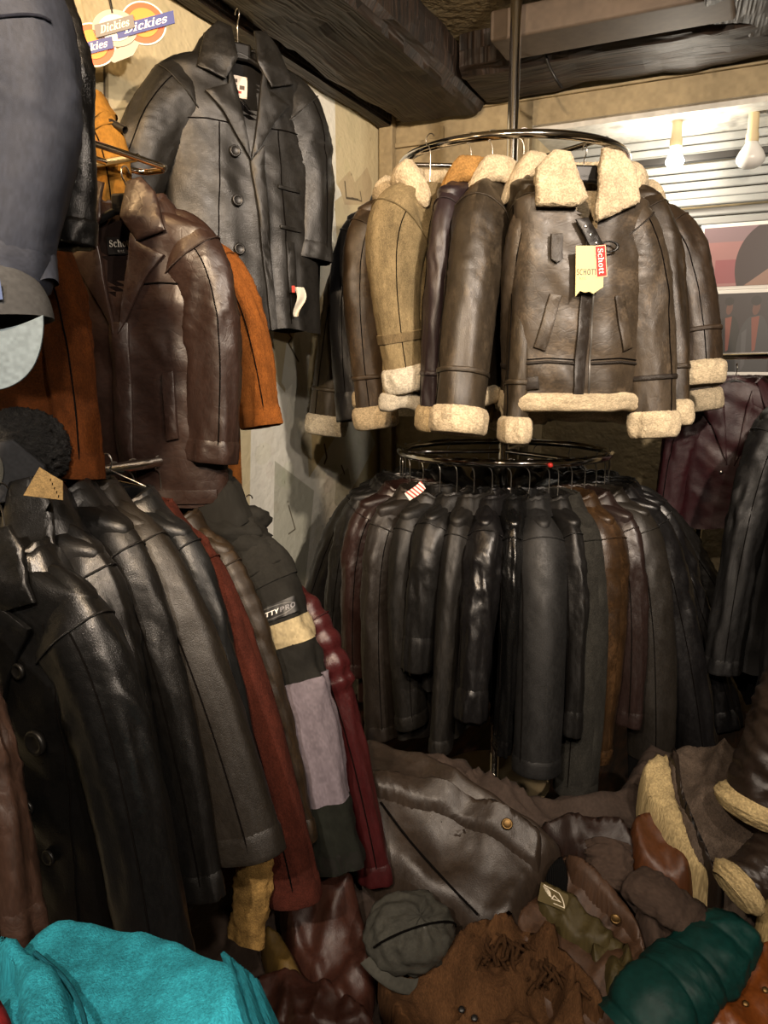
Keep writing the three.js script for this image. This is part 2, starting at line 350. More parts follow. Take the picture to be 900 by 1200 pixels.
function sleeveGeo(o, Sf, t0 = 0, t1 = 1, nu = 40, nv = 60, off = 0, a0 = 0, a1 = Math.PI * 2) {
  const full = a1 - a0 > 6.2;
  return gridGeo(nu, nv, (u, v) => { const t = lerp(t0, t1, v), an = lerp(a0, a1, u); const p = Sf.pt(t, an, off); return [...p, u * (a1 - a0) * Sf.a.r0, t * Sf.a.len]; }, full);
}
// ring of given profile round a sleeve (t0..t1) or a hem (y0..y1)
function bandGeo(pt, thick, fuzz, seed, nu = 72, nv = 18, per = .5, wid = .06) {
  return gridGeo(nu, nv, (u, v) => {
    let s, off;
    if (v < .78) { s = v / .78; off = thick * (Math.pow(Math.max(0, 1 - Math.pow(Math.abs(2 * s - 1), 3.2)), .6) * 1.15 - .15); } else { const k = (v - .78) / .22; s = 1 - k * .8; off = -thick * .55 * Math.min(1, k * 2.5) - .15 * thick; }
    const an = u * Math.PI * 2;
    if (fuzz) off += fuzz * (N3(Math.cos(an) * 9 + seed, Math.sin(an) * 9, s * 4) + .7 * N3(Math.cos(an) * 22 + seed, Math.sin(an) * 22, s * 9));
    const p = pt(s, an, off); return [...p, u * per, v * wid * 2];
  }, true);
}
function collarGeo(o, c) {   // folded collar round the neck; c.w fall width, c.t thickness, c.open half opening angle at the front
  const nw = o.nw, nd = o.nd, st = c.stand ?? .02, fuzz = c.fuzz ?? 0, NP = 34, fm = Math.PI - (c.open ?? .55);
  const prof = (s, f) => {                       // s 0..1 along the outside, from inner neck base over the fold to the fall's edge
    const side = Math.abs(Math.sin(f)), fr = sst(1.7, 2.7, Math.abs(f));
    const er = lerp(lerp(.040, .085, side), .06, fr) * c.w / .075, eh = lerp(lerp(-.06, -.03 - .02 * o.slope / .36, side), -.055 - .03 * (c.point ?? 1), fr) * c.w / .075;
    const K = [[-.004, -.02], [.0, st * .5], [.005, st], [.016 + c.t * .5, st * 1.02], [er * .6, lerp(st, eh, .5)], [er, eh]];
    const x = s * (K.length - 1), i = Math.min(K.length - 2, Math.floor(x)), k = x - i; const k2 = k;
    return [lerp(K[i][0], K[i + 1][0], k2), lerp(K[i][1], K[i + 1][1], k2)];
  };
  const up = c.up ?? 0;
  return gridGeo(64, NP, (u, v) => {
    const f = lerp(-fm, fm, u), ends = Math.pow(Math.abs(u * 2 - 1), 30);
    let s, in_; if (v < .6) { s = v / .6; in_ = 1; } else { s = 1 - (v - .6) / .4; in_ = -1; }
    let [r, h] = prof(s, f);
    const [r2, h2] = prof(Math.min(1, s + .02), f), [r1, h1] = prof(Math.max(0, s - .02), f);
    let nx = -(h2 - h1), ny = (r2 - r1); const l = Math.hypot(nx, ny) || 1; nx = -nx / l; ny = ny / l; // outward from the fold
    const round = Math.pow(Math.max(0, 1 - Math.pow(Math.abs(2 * s - 1), 8)), .5);
    const tk = c.t * .5 * round * (1 - ends * .8);
    let o2 = in_ * tk; if (fuzz) o2 += fuzz * (N3(f * 8 + o.sd, s * 7, in_) + .7 * N3(f * 20, s * 16, in_ + o.sd));
    r += nx * o2 * -1 * -1; h += ny * o2;
    const droop = c.t * .5; 
    const px = (nw + r) * Math.sin(f), pz = -(nd + r * .75) * Math.cos(f);
    const frontDip = -.035 * sst(1.5, 2.8, Math.abs(f)) * (c.dip ?? 1);
    return [px, h + droop + frontDip + up + (o.fold * .2) * N3(f * 3 + o.sd, s * 2, 5), pz, f * .09, v * .2];
  }, false);
}
function rollGeo(o, c) {      // thick rolled shearling collar
  const fm = Math.PI - (c.open ?? .7), r = c.t * .62;
  return gridGeo(84, 26, (u, v) => {
    const f = lerp(-fm, fm, u), an = v * Math.PI * 2, en = Math.pow(Math.abs(2 * u - 1), 14), k = Math.sqrt(Math.max(.0004, 1 - en)), af = Math.abs(f), fr = sst(1.4, fm, af);
    const cy = lerp(.026, -.045, fr) + (c.up ?? 0), ro = .014 + .012 * Math.sin(af);
    const fz = (c.fuzz ?? 0) * (N3(f * 9 + o.sd, Math.cos(an) * 3, Math.sin(an) * 3) + .7 * N3(f * 24 + o.sd, Math.cos(an) * 7, Math.sin(an) * 7));
    const a = (r * k + fz) * Math.cos(an), b = (c.w * .52 * k * lerp(1, 1.25, fr) + fz) * Math.sin(an), tilt = .55, rr_ = ro + a - b * tilt * .8, hh = cy + b * .9 + a * tilt * .3;
    return [(o.nw + rr_) * Math.sin(f), hh, -(o.nd + rr_ * .85) * Math.cos(f), f * .1, v * .18];
  }, false);
}
function creased(g, a = .7) { g.deleteAttribute('normal'); const uv = g.attributes.uv; let m = mergeVertices(g, 1e-5); return toCreasedNormals(m, a); }
// flat shape laid on the front (side 1) or back (-1) of the body
function patch(B, pts, th, lift = .001, bev = .0015, edge = .03, side = 1, curve = 0) {
  const s = new THREE.Shape(pts.map(([x, y]) => new THREE.Vector2(x, y)));
  let g = new THREE.ExtrudeGeometry(s, { depth: th, bevelEnabled: bev > 0, bevelSize: bev, bevelThickness: bev, bevelSegments: 2, curveSegments: 8 });
  g.deleteAttribute('normal');
  g = new TessellateModifier(edge, 14).modify(g);
  const p = g.attributes.position, uv = new Float32Array(p.count * 2);
  for (let i = 0; i < p.count; i++) {
    const x = p.getX(i), y = p.getY(i), z = p.getZ(i);
    uv[i * 2] = x; uv[i * 2 + 1] = y;
    p.setZ(i, side > 0 ? B.front(x, y) + lift + z + curve * 0 : B.back(x, y) - lift - z);
  }
  g.setAttribute('uv', new THREE.BufferAttribute(uv, 2));
  return creased(g, .8);
}
function lineOn(B, pts, r = .0013, lift = .0012, side = 1) {
  const c = new THREE.CatmullRomCurve3(pts.map(([x, y]) => V3(x, y, 0)), false, 'catmullrom', .1), n = 26, q = [];
  for (let i = 0; i <= n; i++) { const p = c.getPoint(i / n); p.z = side > 0 ? B.front(p.x, p.y) + lift : B.back(p.x, p.y) - lift; q.push(p); }
  return new THREE.TubeGeometry(new THREE.CatmullRomCurve3(q), 40, r, 5);
}
const btnGeo = (() => { const g = new THREE.LatheGeometry([[0, .0035], [.006, .0035], [.008, .0055], [.0105, .006], [.012, .004], [.012, 0], [0, 0]].map(([x, y]) => new THREE.Vector2(x, y)), 24); g.rotateX(Math.PI / 2); return g; })();
const snapGeo = (() => { const g = new THREE.SphereGeometry(.0062, 14, 8, 0, 7, 0, Math.PI / 2); g.rotateX(Math.PI / 2); g.scale(1, 1, .5); return g; })();
function button(g, B, x, y, mtl, s = 1, geo = btnGeo, name = 'button') { const m = part(name, geo, mtl, g); m.position.set(x, y, B.front(x, y) + .004); m.scale.setScalar(s); return m; }

const DEF = { L: .66, S: .2, W: .22, H: .22, D: .05, Dh: .05, nw: .075, nd: .05, slope: .36, fold: .016, sd: 1, hemWave: .01 };
const SLV = { len: .58, out: .1, fwd: .02, r0: .085, r1: .055, rz: .06, wr: .008 };
let seedN = 3;
function jacket(name, label, category, spec, group) {
  const o = { ...DEF, sd: (seedN += 4.37), ...spec }; o.Dh = spec.Dh ?? o.D; o.H = spec.H ?? o.W; o.slv = { ...SLV, ...(spec.slv || {}) };
  const g = thing(name, label, category, group), B = bodyFns(o);
  const m = o.mat, api = { g, B, o, S: {} };
  if (!o.noBody) {
    const bg = torsoGeo(o, B, 0, -o.L, 84, 54, 0, o.bodyDisp);
    if (o.vcut) { // open neck: the front is cut away in a V, the lined back shows inside
      const id = bg.index.array, p = bg.attributes.position, keep = [];
      for (let i = 0; i < id.length; i += 3) { const k = [id[i], id[i + 1], id[i + 2]]; const x = k.reduce((q, e) => q + p.getX(e), 0) / 3, y = k.reduce((q, e) => q + p.getY(e), 0) / 3, z = k.reduce((q, e) => q + p.getZ(e), 0) / 3; if (z > .004 && y > -o.vcut.bot && Math.abs(x) < o.vcut.w * (1 + y / o.vcut.bot) + .004) continue; keep.push(...k); }
      bg.setIndex(keep); const lg = torsoGeo(o, { ...B, fold: (x, y, q) => q > 0 ? -.02 : B.fold(x, y, q) + .004, d: (y) => B.d(y) * .55, w: (y) => B.w(y) - .008 }, -.004, -o.L + .05, 48, 20), li = lg.index.array, lp = lg.attributes.position, lk = [];
      for (let i = 0; i < li.length; i += 3) if ((lp.getZ(li[i]) + lp.getZ(li[i + 1]) + lp.getZ(li[i + 2])) / 3 < -.003) lk.push(li[i], li[i + 1], li[i + 2]);
      lg.setIndex(lk); part('lining', lg, o.vcut.mat ?? M.lining, g, o.vcut.label);
    }
    part('body', bg, o.bodyMat ?? m, g);
  }
  for (const sg of (o.sides ?? [1, -1])) {
    const Sf = sleeveFns(o, sg); api.S[sg] = Sf;
    const sl = part('sleeve', sleeveGeo(o, Sf), o.sleeveMat ?? m, g);
    api['sleeve' + sg] = sl;
    const c = o.cuff ?? { type: 'hem' };
    const tl = (d) => d / Sf.a.len;
    if (c.type === 'wool') { part('cuff', bandGeo((s, an, f) => Sf.pt(lerp(1 - tl(.012), 1 + tl(c.h ?? .05), s), an, f), c.t ?? .014, .0014, o.sd, 96, 26, .4, .06), c.mat, sl, 'cream shearling cuff'); if (c.seam !== false) part('seam', bandGeo((s, an, f) => Sf.pt(lerp(1 - tl(.072), 1 - tl(.062), s), an, f), .0035, 0, 0, 40, 8), o.trimMat ?? m, sl); }
    else if (c.type === 'knit') part('cuff', sleeveGeo(o, { pt: (t, an, f) => Sf.pt(t, an, f - .006 + .004 * Math.sin((t - .96) * 18)), a: Sf.a }, .97, 1 + tl(c.h ?? .06), 40, 12), c.mat, sl, 'ribbed knit cuff');
    else if (c.type === 'band') { part('cuff', bandGeo((s, an, f) => Sf.pt(lerp(1 - tl(c.h ?? .06), 1 + tl(.004), s), an, f), .004, 0, 0, 44, 12), c.mat ?? m, sl); }
    else part('cuff', bandGeo((s, an, f) => Sf.pt(lerp(1 - tl(c.h ?? .03), 1 + tl(.003), s), an, f), .0026, 0, 0, 44, 10), c.mat ?? m, sl);
    if (o.armSeam !== false) part('seam', new THREE.TubeGeometry(new THREE.CatmullRomCurve3(Array.from({ length: 16 }, (_, i) => V3(...Sf.pt(.2, i / 16 * Math.PI * 2, .002))), true), 40, .0022, 5, true), o.trimMat ?? m, sl);
    if (o.slvSeam !== false) part('seam', new THREE.TubeGeometry(new THREE.CatmullRomCurve3(Array.from({ length: 22 }, (_, i) => V3(...Sf.pt(.2 + .78 * i / 21, o.seamAng ?? 1.0, .001)))), 50, .0016, 5), M.thread, sl);
  }
  if (o.hem) {
    const hb = o.hem, L = o.L;
    const pt = (s, an, off) => { const y = lerp(-L + (hb.in ?? .012), -L - (hb.h ?? .045), s), yc = Math.max(y, -L); const ww = B.w(yc) + off, c = Math.cos(an), sn = Math.sin(an); const x = ww * Math.sign(c) * Math.pow(Math.abs(c), 2 / B.PW); const t = Math.min(1, Math.abs(x) / ww); return [x, y + o.hemWave * N3(x * 5 + o.sd, sn, 1), (B.d(yc) + off) * Math.sign(sn) * Math.pow(Math.abs(sn), 2 / B.PW) + B.fold(x, yc, sn >= 0 ? 1 : -1) * Math.sqrt(1 - t * t)]; };
    part('hem_band', bandGeo(pt, hb.t ?? .014, hb.fuzz ?? .0014, o.sd, 120, 22, 1.1, .06), hb.mat, g, hb.label ?? 'cream shearling hem');
  }
  if (o.wings) wings(api, o.wings, o.collar.mat ?? m);
  if (o.collar) part('collar', o.collar.roll ? rollGeo(o, o.collar) : collarGeo(o, o.collar), o.collar.mat ?? m, g, o.collar.label);
  return api;
}
// puts a garment's neck at a point, turned so that its local +x points along (dx, dz)
function hang(api, p, dirDeg, tilt = 0, scale = 1) { const g = api.g ?? api; g.position.copy(p); g.rotation.set(0, dirDeg * Math.PI / 180, tilt, 'YXZ'); g.scale.setScalar(scale); return api; }
// hanger with a wire hook; the hook's crown is h above the garment's neck
const hangMatWood = new THREE.MeshStandardMaterial({ color: 0x2a211a, roughness: .4 });
const hgCache = {};
function hanger(p, dirDeg, h, label, group, o = {}) {
  const g = thing('clothes_hanger', label, 'hanger', group);
  const k = h.toFixed(3) + (o.wide ? 'w' : '');
  if (!hgCache[k]) {
    const r = .017, pts = [];
    pts.push([0, .005, 0], [0, Math.max(.012, h - r * 2 - .012), 0]);
    for (let i = 0; i <= 9; i++) { const a = -Math.PI * .38 + i / 9 * Math.PI * 1.25; pts.push([0, h - r + Math.sin(a) * r, Math.cos(a) * r]); }
    hgCache[k] = { hook: tube(pts, .0017, 40, 6), bar: tube([[-.17, -.07, .0], [-.1, -.035, .004], [-.03, -.002, 0], [0, .006, 0], [.03, -.002, 0], [.1, -.035, .004], [.17, -.07, 0]], o.wide ? .009 : .005, 36, 8) };
  }
  part('hook', hgCache[k].hook, M.steel, g); part('shoulder_bar', hgCache[k].bar, M.blackPlastic, g);
  if (o.wide) { const nk = box(.075, .045, .016, 0, .012, 0, .007); part('neck', nk, M.blackPlastic, g); }
  g.position.copy(p); g.rotation.y = dirDeg * Math.PI / 180; return g;
}
function lapels(api, mtl, a = {}) { // notched lapels on both fronts
  const { B, g } = api, y0 = a.top ?? -.05, y1 = a.bot ?? -.26, w = a.w ?? .09, x0 = a.x0 ?? .012, n = a.notch ?? .03;
  for (const s of (a.sides ?? [1, -1])) {
    const pts = [[s * x0, y1], [s * (x0 + w * .62), y0 - n - .075], [s * (x0 + w), y0 - n - .028], [s * (x0 + w * .45), y0 - n], [s * .05, y0 + .02], [s * .04, y0 - .03]];
    part('lapel', patch(B, s > 0 ? pts : pts.slice().reverse(), .005, a.lift ?? .006, .002, .025), mtl, g);
  }
}
// one fall of a broad collar: a rounded slab that lies over the front and bends back over the shoulder
function slab(api, pts, th, mtl, fuzz, name, label, lift = 0) {
  let g = new THREE.ExtrudeGeometry(new THREE.Shape(pts.map(([x, y]) => new THREE.Vector2(x, y))), { depth: th * .3, bevelEnabled: true, bevelSize: th * .35, bevelThickness: th * .35, bevelSegments: 4, bevelOffset: -th * .2 });
  g.deleteAttribute('normal'); g = new TessellateModifier(.012, 18).modify(g); const p = g.attributes.position, uv = new Float32Array(p.count * 2), { B, o } = api;
  for (let i = 0; i < p.count; i++) {
    const x = p.getX(i), y = p.getY(i), z = p.getZ(i); uv[i * 2] = x; uv[i * 2 + 1] = y;
    const ax = Math.abs(x), yb = Math.min(y, -.03); const over = Math.max(0, y + .03);
    const zb = lerp(o.nd + .012, Math.max(B.front(x, yb - .05), o.nd * .6), sst(.02, .12, -y)) - .3 * Math.max(0, ax - .05) * sst(-.12, 0, y) - over * .35;
    const f = fuzz ? fuzz * (N3(x * 60, y * 60, z * 30) + .6 * N3(x * 130, y * 130, z * 60)) : .003 * N3(x * 14 + o.sd, y * 14, 2);
    p.setXYZ(i, x + (fuzz ? f * .6 : 0), y + (fuzz ? fuzz * .8 * N3(y * 60, x * 60, 4) : 0), zb + z + lift + f);
  }
  g.setAttribute('uv', new THREE.BufferAttribute(uv, 2)); return part(name, creased(g, fuzz ? 3 : .8), mtl, api.g, label);
}
function wings(api, k, mtl) {
  const L = [[-.03, .05], [-.062, .058], [-.095, .025], [-.125, -.06], [-.06, -.082], [-.026, -.03]].map(([x, y]) => [x * k, y * k]);
  slab(api, L.slice().reverse(), .009, mtl, 0, 'collar_fall', undefined, .008); slab(api, L.map(([x, y]) => [-x, y]), .009, mtl, 0, 'collar_fall', undefined, .008);
}
function rect(x0, y0, x1, y1, k = 0) { return [[x0, y0], [x1, y0 + k], [x1, y1 + k], [x0, y1]]; }

// ------------------------------------------------------------------ placing by shoulder tip
const deg = Math.PI / 180;
const dirVec = (a) => V3(Math.cos(a * deg), 0, -Math.sin(a * deg));
// the sleeve end seen at a pixel, in the vertical plane of the garment: how far out and how far down from the shoulder tip
function reach(tip, a, px, py) {
  const dv = dirVec(a), n = V3(dv.z, 0, -dv.x), o = V3(0, EYE, 0), r = P(px, py, 1).sub(o); const t = tip.clone().sub(o).dot(n) / r.dot(n);
  const e = o.clone().addScaledVector(r, t).sub(tip); return { out: e.dot(dv), len: -e.y };
}
function tipSpec(tip, a, end, spec) {  // sleeve of the +x side reaches the given pixel
  const S = spec.S ?? DEF.S, s = { ...spec };
  if (end) { const e = reach(tip, a, end[0], end[1]); const r0 = s.slv?.r0 ?? SLV.r0; s.slR = { ...(s.slR || {}), out: e.out - (s.slv?.r1 ?? SLV.r1) * .6, len: e.len - r0 * .62 }; }
  return s;
}
function neckOf(tip, a, spec) { const S = spec.S ?? DEF.S, nw = spec.nw ?? DEF.nw, sl = spec.slope ?? DEF.slope; return tip.clone().addScaledVector(dirVec(a), -S).add(V3(0, (S - nw) * sl, 0)); }
const leftDir = -RA / deg;

// ------------------------------------------------------------------ rails and stands
const LRAIL = 1.39, URAIL = 2.13;
{
  const p0 = V3(-.93, LRAIL, -.85), p1 = V3(-.40, LRAIL, -1.93);
  const g = thing('garment_rail', 'straight chrome rail crowded with dark leather jackets along the cream wall', 'clothes rail');
  part('rail_tube', tube([p0, p1], .0125, 2, 14), M.chrome, g);
  for (const k of [.02, .98]) { const q = p0.clone().lerp(p1, k); part('post', tube([[q.x, 0, q.z], [q.x, LRAIL, q.z]], .0125, 2, 12), M.chrome, g); const f = box(.06, .02, .5, 0, .01, 0, .006); f.rotateY(leftDir * deg + Math.PI / 2); f.translate(q.x, 0, q.z); part('foot', f, M.chrome, g); }
}
const RC = V3(.435, 0, -2.76), RR = .375, RY1 = 2.27, RY0 = 1.30;
{
  const g = thing('round_rack', 'two-tier round chrome clothes rack fixed to floor and ceiling by one pole', 'clothes rack');
  const ring = (y, r) => { const q = new THREE.TorusGeometry(r, .0135, 12, 96); q.rotateX(Math.PI / 2); q.translate(RC.x, y, RC.z); return q; };
  part('upper_ring', ring(RY1, RR), M.chrome, g); part('lower_ring', ring(RY0, RR), M.chrome, g);
  part('pole', tube([[RC.x, .02, RC.z], [RC.x, CEIL - .01, RC.z]], .019, 2, 20), M.chrome, g);
  const fl = new THREE.LatheGeometry([[0, 0], [.07, 0], [.075, -.006], [.06, -.016], [.02, -.02]].map(([x, y]) => new THREE.Vector2(x, y)), 32); fl.translate(RC.x, CEIL, RC.z); part('ceiling_flange', fl, new THREE.MeshStandardMaterial({ color: 0xd9d5c8, roughness: .5, side: THREE.DoubleSide }), g);
  const fb = new THREE.LatheGeometry([[0, .03], [.03, .03], [.2, .012], [.22, .004], [.22, 0]].map(([x, y]) => new THREE.Vector2(x, y)), 40); fb.translate(RC.x, 0, RC.z); part('foot_plate', fb, M.chrome, g);
  for (const y of [RY1, RY0]) for (let i = 0; i < 3; i++) { const a = .6 + i * Math.PI * 2 / 3; part('spoke', tube([[RC.x, y, RC.z], [RC.x + RR * Math.sin(a), y, RC.z + RR * Math.cos(a)]], .008, 2, 10), M.chrome, g); }
}

const CREAM = wool(0xe2d3b8), CREAM2 = wool(0xd6c3a0), WHITEW = wool(0xe0dacc), TANW = wool(0xb88f58);
const BLK = leather(0x1a1918, { r: .42 }), BLK2 = leather(0x161516, { r: .36, crease: 1 }), BLKM = leather(0x1d1b19, { r: .55, worn: 1 });
const BKNIT = knit(0x0b0b0b);

// ------------------------------------------------------------------ garments on the left rail
const onRail = 'jackets packed on the left chrome rail';
function leftJ(name, label, tipPx, d, end, spec, extra) {
  const tip = P(tipPx[0], tipPx[1], d), a = leftDir + (spec.turn ?? 0); const s = tipSpec(tip, a, end, spec);
  const api = jacket(name, label, 'jacket', s, onRail); const nk = neckOf(tip, a, s); hang(api, nk, a);
  hanger(nk, a, clamp(LRAIL + .014 - nk.y, .05, .2), 'wire-hook hanger on the left chrome rail', 'hangers on the left chrome rail');
  if (extra) extra(api); return api;
}
leftJ('leather_jacket', 'chestnut brown wrinkled leather jacket next to the black double-breasted coat', [-45, 760], 1.0, [42, 1092], { mat: leather(0x4a352b, { r: .42, crease: 1 }), S: .2, W: .21, L: .62, D: .04, slv: { len: .6, rz: .055, wr: .011, r0: .09 }, collar: { w: .08, t: .006 } });
leftJ('leather_coat', 'glossy black double-breasted leather coat with big buttons and wide collar', [110, 694], 1.2, [215, 1130], { mat: leather(0x151515, { r: .33, b: .0003 }), S: .205, W: .22, H: .25, L: .78, D: .045, Dh: .05, fold: .018, slv: { rz: .055, r0: .09, r1: .075, wr: .007 }, collar: { w: .06, t: .008, open: 1.1, stand: .02 }, wings: 1, vcut: { w: .06, bot: .2 } }, (api) => {
  lapels(api, api.o.mat, { w: .1, bot: -.3, x0: .01 });
  for (const [x, y] of [[.07, -.19], [.105, -.31], [.07, -.44], [.105, -.53]]) button(api.g, api.B, x, y, M.blackPlastic, y === -.31 ? 1.9 : 1.2);
  part('seam', lineOn(api.B, [[.13, -.1], [.15, -.35], [.16, -.7]]), M.thread, api.g);
});
leftJ('leather_jacket', 'black leather jacket with a very broad stitched collar and cardboard tag', [118, 640], 1.29, [205, 1060], { mat: leather(0x1b1a19, { r: .36 }), S: .2, W: .21, L: .7, D: .04, slv: { rz: .05, wr: .008 }, collar: { w: .07, t: .007, open: 1.1, stand: .05 }, wings: 1.25 });
leftJ('leather_coat', 'long plain black leather coat with a soft pleat falling from the shoulder', [152, 612], 1.36, [258, 1046], { mat: leather(0x191817, { r: .4 }), S: .2, W: .21, L: .8, H: .24, D: .04, slv: { rz: .05, wr: .007, r0: .09 }, collar: { w: .07, t: .006 } });
leftJ('leather_coat', 'long charcoal brown leather coat with raised shoulder seam and piped sleeve', [178, 610], 1.43, [322, 1002], { mat: leather(0x2b2620, { r: .47 }), S: .195, W: .2, L: .86, H: .25, D: .04, slv: { rz: .055, wr: .004, r0: .092, r1: .085 }, collar: { w: .06, t: .006 } });
leftJ('leather_jacket', 'blue-black smooth leather jacket squeezed between charcoal coat and rust suede', [222, 618], 1.5, [306, 960], { mat: leather(0x1c1e20, { r: .38 }), S: .195, W: .2, L: .7, D: .035, slv: { rz: .045, wr: .006 }, collar: { w: .06, t: .006 } });
leftJ('suede_coat', 'long rust red suede coat on the packed rail', [243, 632], 1.56, [368, 1052], { mat: suede(0x572a20), S: .195, W: .2, L: .85, H: .24, D: .035, slv: { rz: .05, wr: .004, r0: .08, r1: .075 }, collar: { w: .06, t: .006 }, cuff: { type: 'hem' } });
leftJ('quilted_jacket', 'olive brown jacket with quilted diamond sleeves beside the rust suede coat', [272, 640], 1.62, [366, 982], { mat: leather(0x3a2d1e, { r: .5, worn: 1 }), S: .195, W: .2, L: .74, D: .035, slv: { rz: .048, wr: .003, r0: .085, disp: (t, an) => { if (t < .42) return .004 * Math.abs(Math.sin(t * 46)) - .002; const p = Math.abs(Math.sin((t * 24 + an * 1.5))) * Math.abs(Math.sin((t * 24 - an * 1.5))); return .006 * Math.pow(p, .5) - .003; } }, collar: { w: .05, t: .006 } });
leftJ('motorcycle_jacket', 'bulky black textile motorcycle jacket with cream stripe and lavender grey sleeve panel', [318, 634], 1.7, [416, 1010], { slvSeam: false, mat: fabric(0x24231f, { r: .8 }), S: .21, W: .22, L: .74, D: .05, fold: .03, slv: { rz: .075, r0: .1, r1: .08, wr: .014, back: -.02 }, collar: { w: .07, t: .02, stand: .06, up: .02, open: .4 } }, (api) => {
  const { o, S } = api, Sf = S[1], sl = api.sleeve1;
  part('hood', gridGeo(56, 22, (u, v) => { const a = u * 6.2832, b = v * Math.PI * .62, k = 1 + .14 * N3(Math.cos(a) * 1.4, Math.sin(a) * 1.4, b * 1.5) + .1 * Math.pow(ridge(N3(Math.cos(a) * 2.2 + 4, Math.sin(a) * 2.2, b * 2)), 4); return [.02 + .15 * Math.sin(b) * Math.cos(a) * k, -.045 + .085 * Math.cos(b) * k, -.02 + .1 * Math.sin(b) * Math.sin(a) * k, u * .6, v * .3]; }, true), o.mat, api.g, 'folded black hood');
  part('stripe', sleeveGeo(o, Sf, .40, .475, 40, 12, .0022), fabric(0xd8c79d), sl, 'cream reflective stripe');
  part('forearm_panel', sleeveGeo(o, Sf, .575, .86, 30, 26, .0025, -.6, 2.1), fabric(0x8f858f, { r: .6 }), sl, 'lavender grey forearm panel');
  part('elbow_pad', sleeveGeo(o, Sf, .62, .88, 24, 20, .006, 1.75, 3.3), fabric(0x101010), sl, 'black elbow pad');
  part('lower_panel', sleeveGeo(o, Sf, .86, 1, 40, 16, .002), fabric(0x23261f), sl);
  part('arm_yoke', sleeveGeo(o, Sf, .1, .26, 40, 16, .004), fabric(0x2a2925), sl);
  const bt = canvasTex(256, 96, (c) => { c.fillStyle = '#191919'; c.fillRect(0, 0, 256, 96); c.strokeStyle = '#5a5a58'; c.lineWidth = 5; c.beginPath(); c.ellipse(128, 48, 112, 36, 0, 0, 7); c.stroke(); c.textBaseline = 'middle'; c.font = 'italic bold 40px sans-serif'; c.fillStyle = '#e8e6e0'; c.fillText('MOTTY', 28, 50); c.fillStyle = '#77767a'; c.fillText('PRO', 164, 50); });
  const pg = gridGeo(16, 6, (u, v) => { const p = Sf.pt(lerp(.335, .385, v), lerp(1.75, .25, u), .005); return [...p, u, 1 - v]; }, false);
  part('sleeve_badge', pg, new THREE.MeshStandardMaterial({ map: bt, roughness: .5, side: THREE.DoubleSide }), sl, 'oval black sleeve badge with white lettering');
});
leftJ('puffer_jacket', 'burgundy leather jacket with padded ribbed shoulders at the far end of the rail', [372, 704], 1.74, [458, 1032], { mat: leather(0x4a1a1c, { r: .36 }), S: .19, W: .2, L: .6, D: .05, slv: { rz: .055, r0: .085, r1: .05, wr: .006, disp: (t) => t < .48 ? .012 * Math.pow(Math.abs(Math.sin(t * 36)), .55) - .004 : -.006 }, collar: { w: .05, t: .012, stand: .05, open: .4 } });

// ------------------------------------------------------------------ garments on the round rack, lower ring
const lowG = 'jackets round the lower ring';
const hgG = 'hangers on the round rack';
function ringJ(tier, al, name, label, spec, group, extra) {
  const face = spec.flip ? -1 : 1; // +1: local +x points outwards
  const dv = V3(Math.sin(al * deg), 0, Math.cos(al * deg));
  const a = Math.atan2(-dv.z, dv.x) / deg + (spec.turn ?? 0);
  const drop = spec.drop ?? .115, rad = RR + (spec.rad ?? 0);
  const nk = V3(RC.x + dv.x * rad, (tier ? RY1 : RY0) - drop, RC.z + dv.z * rad);
  let s = { ...spec };
  if (spec.end) { const S = spec.S ?? DEF.S, tip = nk.clone().addScaledVector(dirVec(a), S).add(V3(0, -(S - (spec.nw ?? DEF.nw)) * (spec.slope ?? DEF.slope), 0)); s = tipSpec(tip, a, spec.end, spec); }
  const sdir = face > 0 ? a : a + 180; if (face < 0) { s.slL = s.slR; s.slR = undefined; }
  const api = jacket(name, label, 'jacket', s, group); hang(api, nk, sdir);
  hanger(nk, a, clamp(drop + .0155 - (spec.rad ? 0 : 0), .03, .2), tier ? 'wire-hook hanger on the upper ring' : 'wire-hook hanger on the lower ring', tier ? 'hangers on the upper ring' : 'hangers on the lower ring');
  if (extra) extra(api); return api;
}
const LBase = { S: .19, W: .2, L: .62, D: .04, slope: .27, nd: .045, slv: { out: .1, len: .56, rz: .055, wr: .008, r0: .085, r1: .055 }, collar: { w: .06, t: .006 } };
const LJ = (o) => ({ ...LBase, ...o, slv: { ...LBase.slv, ...(o.slv || {}) } });
ringJ(0, -92, 'leather_jacket', 'black leather jacket at the wall end of the lower ring, outermost towards the peeling paint', LJ({ mat: BLK2, end: [352, 740], L: .7, flip: 1 }), lowG);
ringJ(0, -79, 'leather_jacket', 'black wrinkled leather jacket second from the peeling paint on the lower ring', LJ({ mat: BLK, end: [385, 760], L: .7, flip: 1 }), lowG);
ringJ(0, -67, 'leather_jacket', 'oxblood brown leather jacket on the lower ring beside a red striped tag', LJ({ mat: leather(0x33201c, { r: .4, crease: 1 }), end: [408, 790], L: .75, flip: 1 }), lowG);
ringJ(0, -54, 'leather_coat', 'long espresso brown leather coat on the lower ring with plain sleeves', LJ({ mat: leather(0x2b2520, { r: .46 }), end: [436, 862], L: .82, H: .23, flip: 1, slv: { r1: .07 } }), lowG);
ringJ(0, -42, 'leather_coat', 'long dull black leather coat next to the espresso brown one on the lower ring', LJ({ mat: BLKM, end: [468, 850], L: .8, flip: 1, slv: { r1: .065, wr: .004 } }), lowG);
ringJ(0, -32, 'biker_jacket', 'black biker jacket on the lower ring with ridged banded cuff, beside the dull black coat', LJ({ mat: BLK, end: [490, 790], cuff: { type: 'band', h: .075 }, L: .6, slv: { rz: .07 } }), lowG);
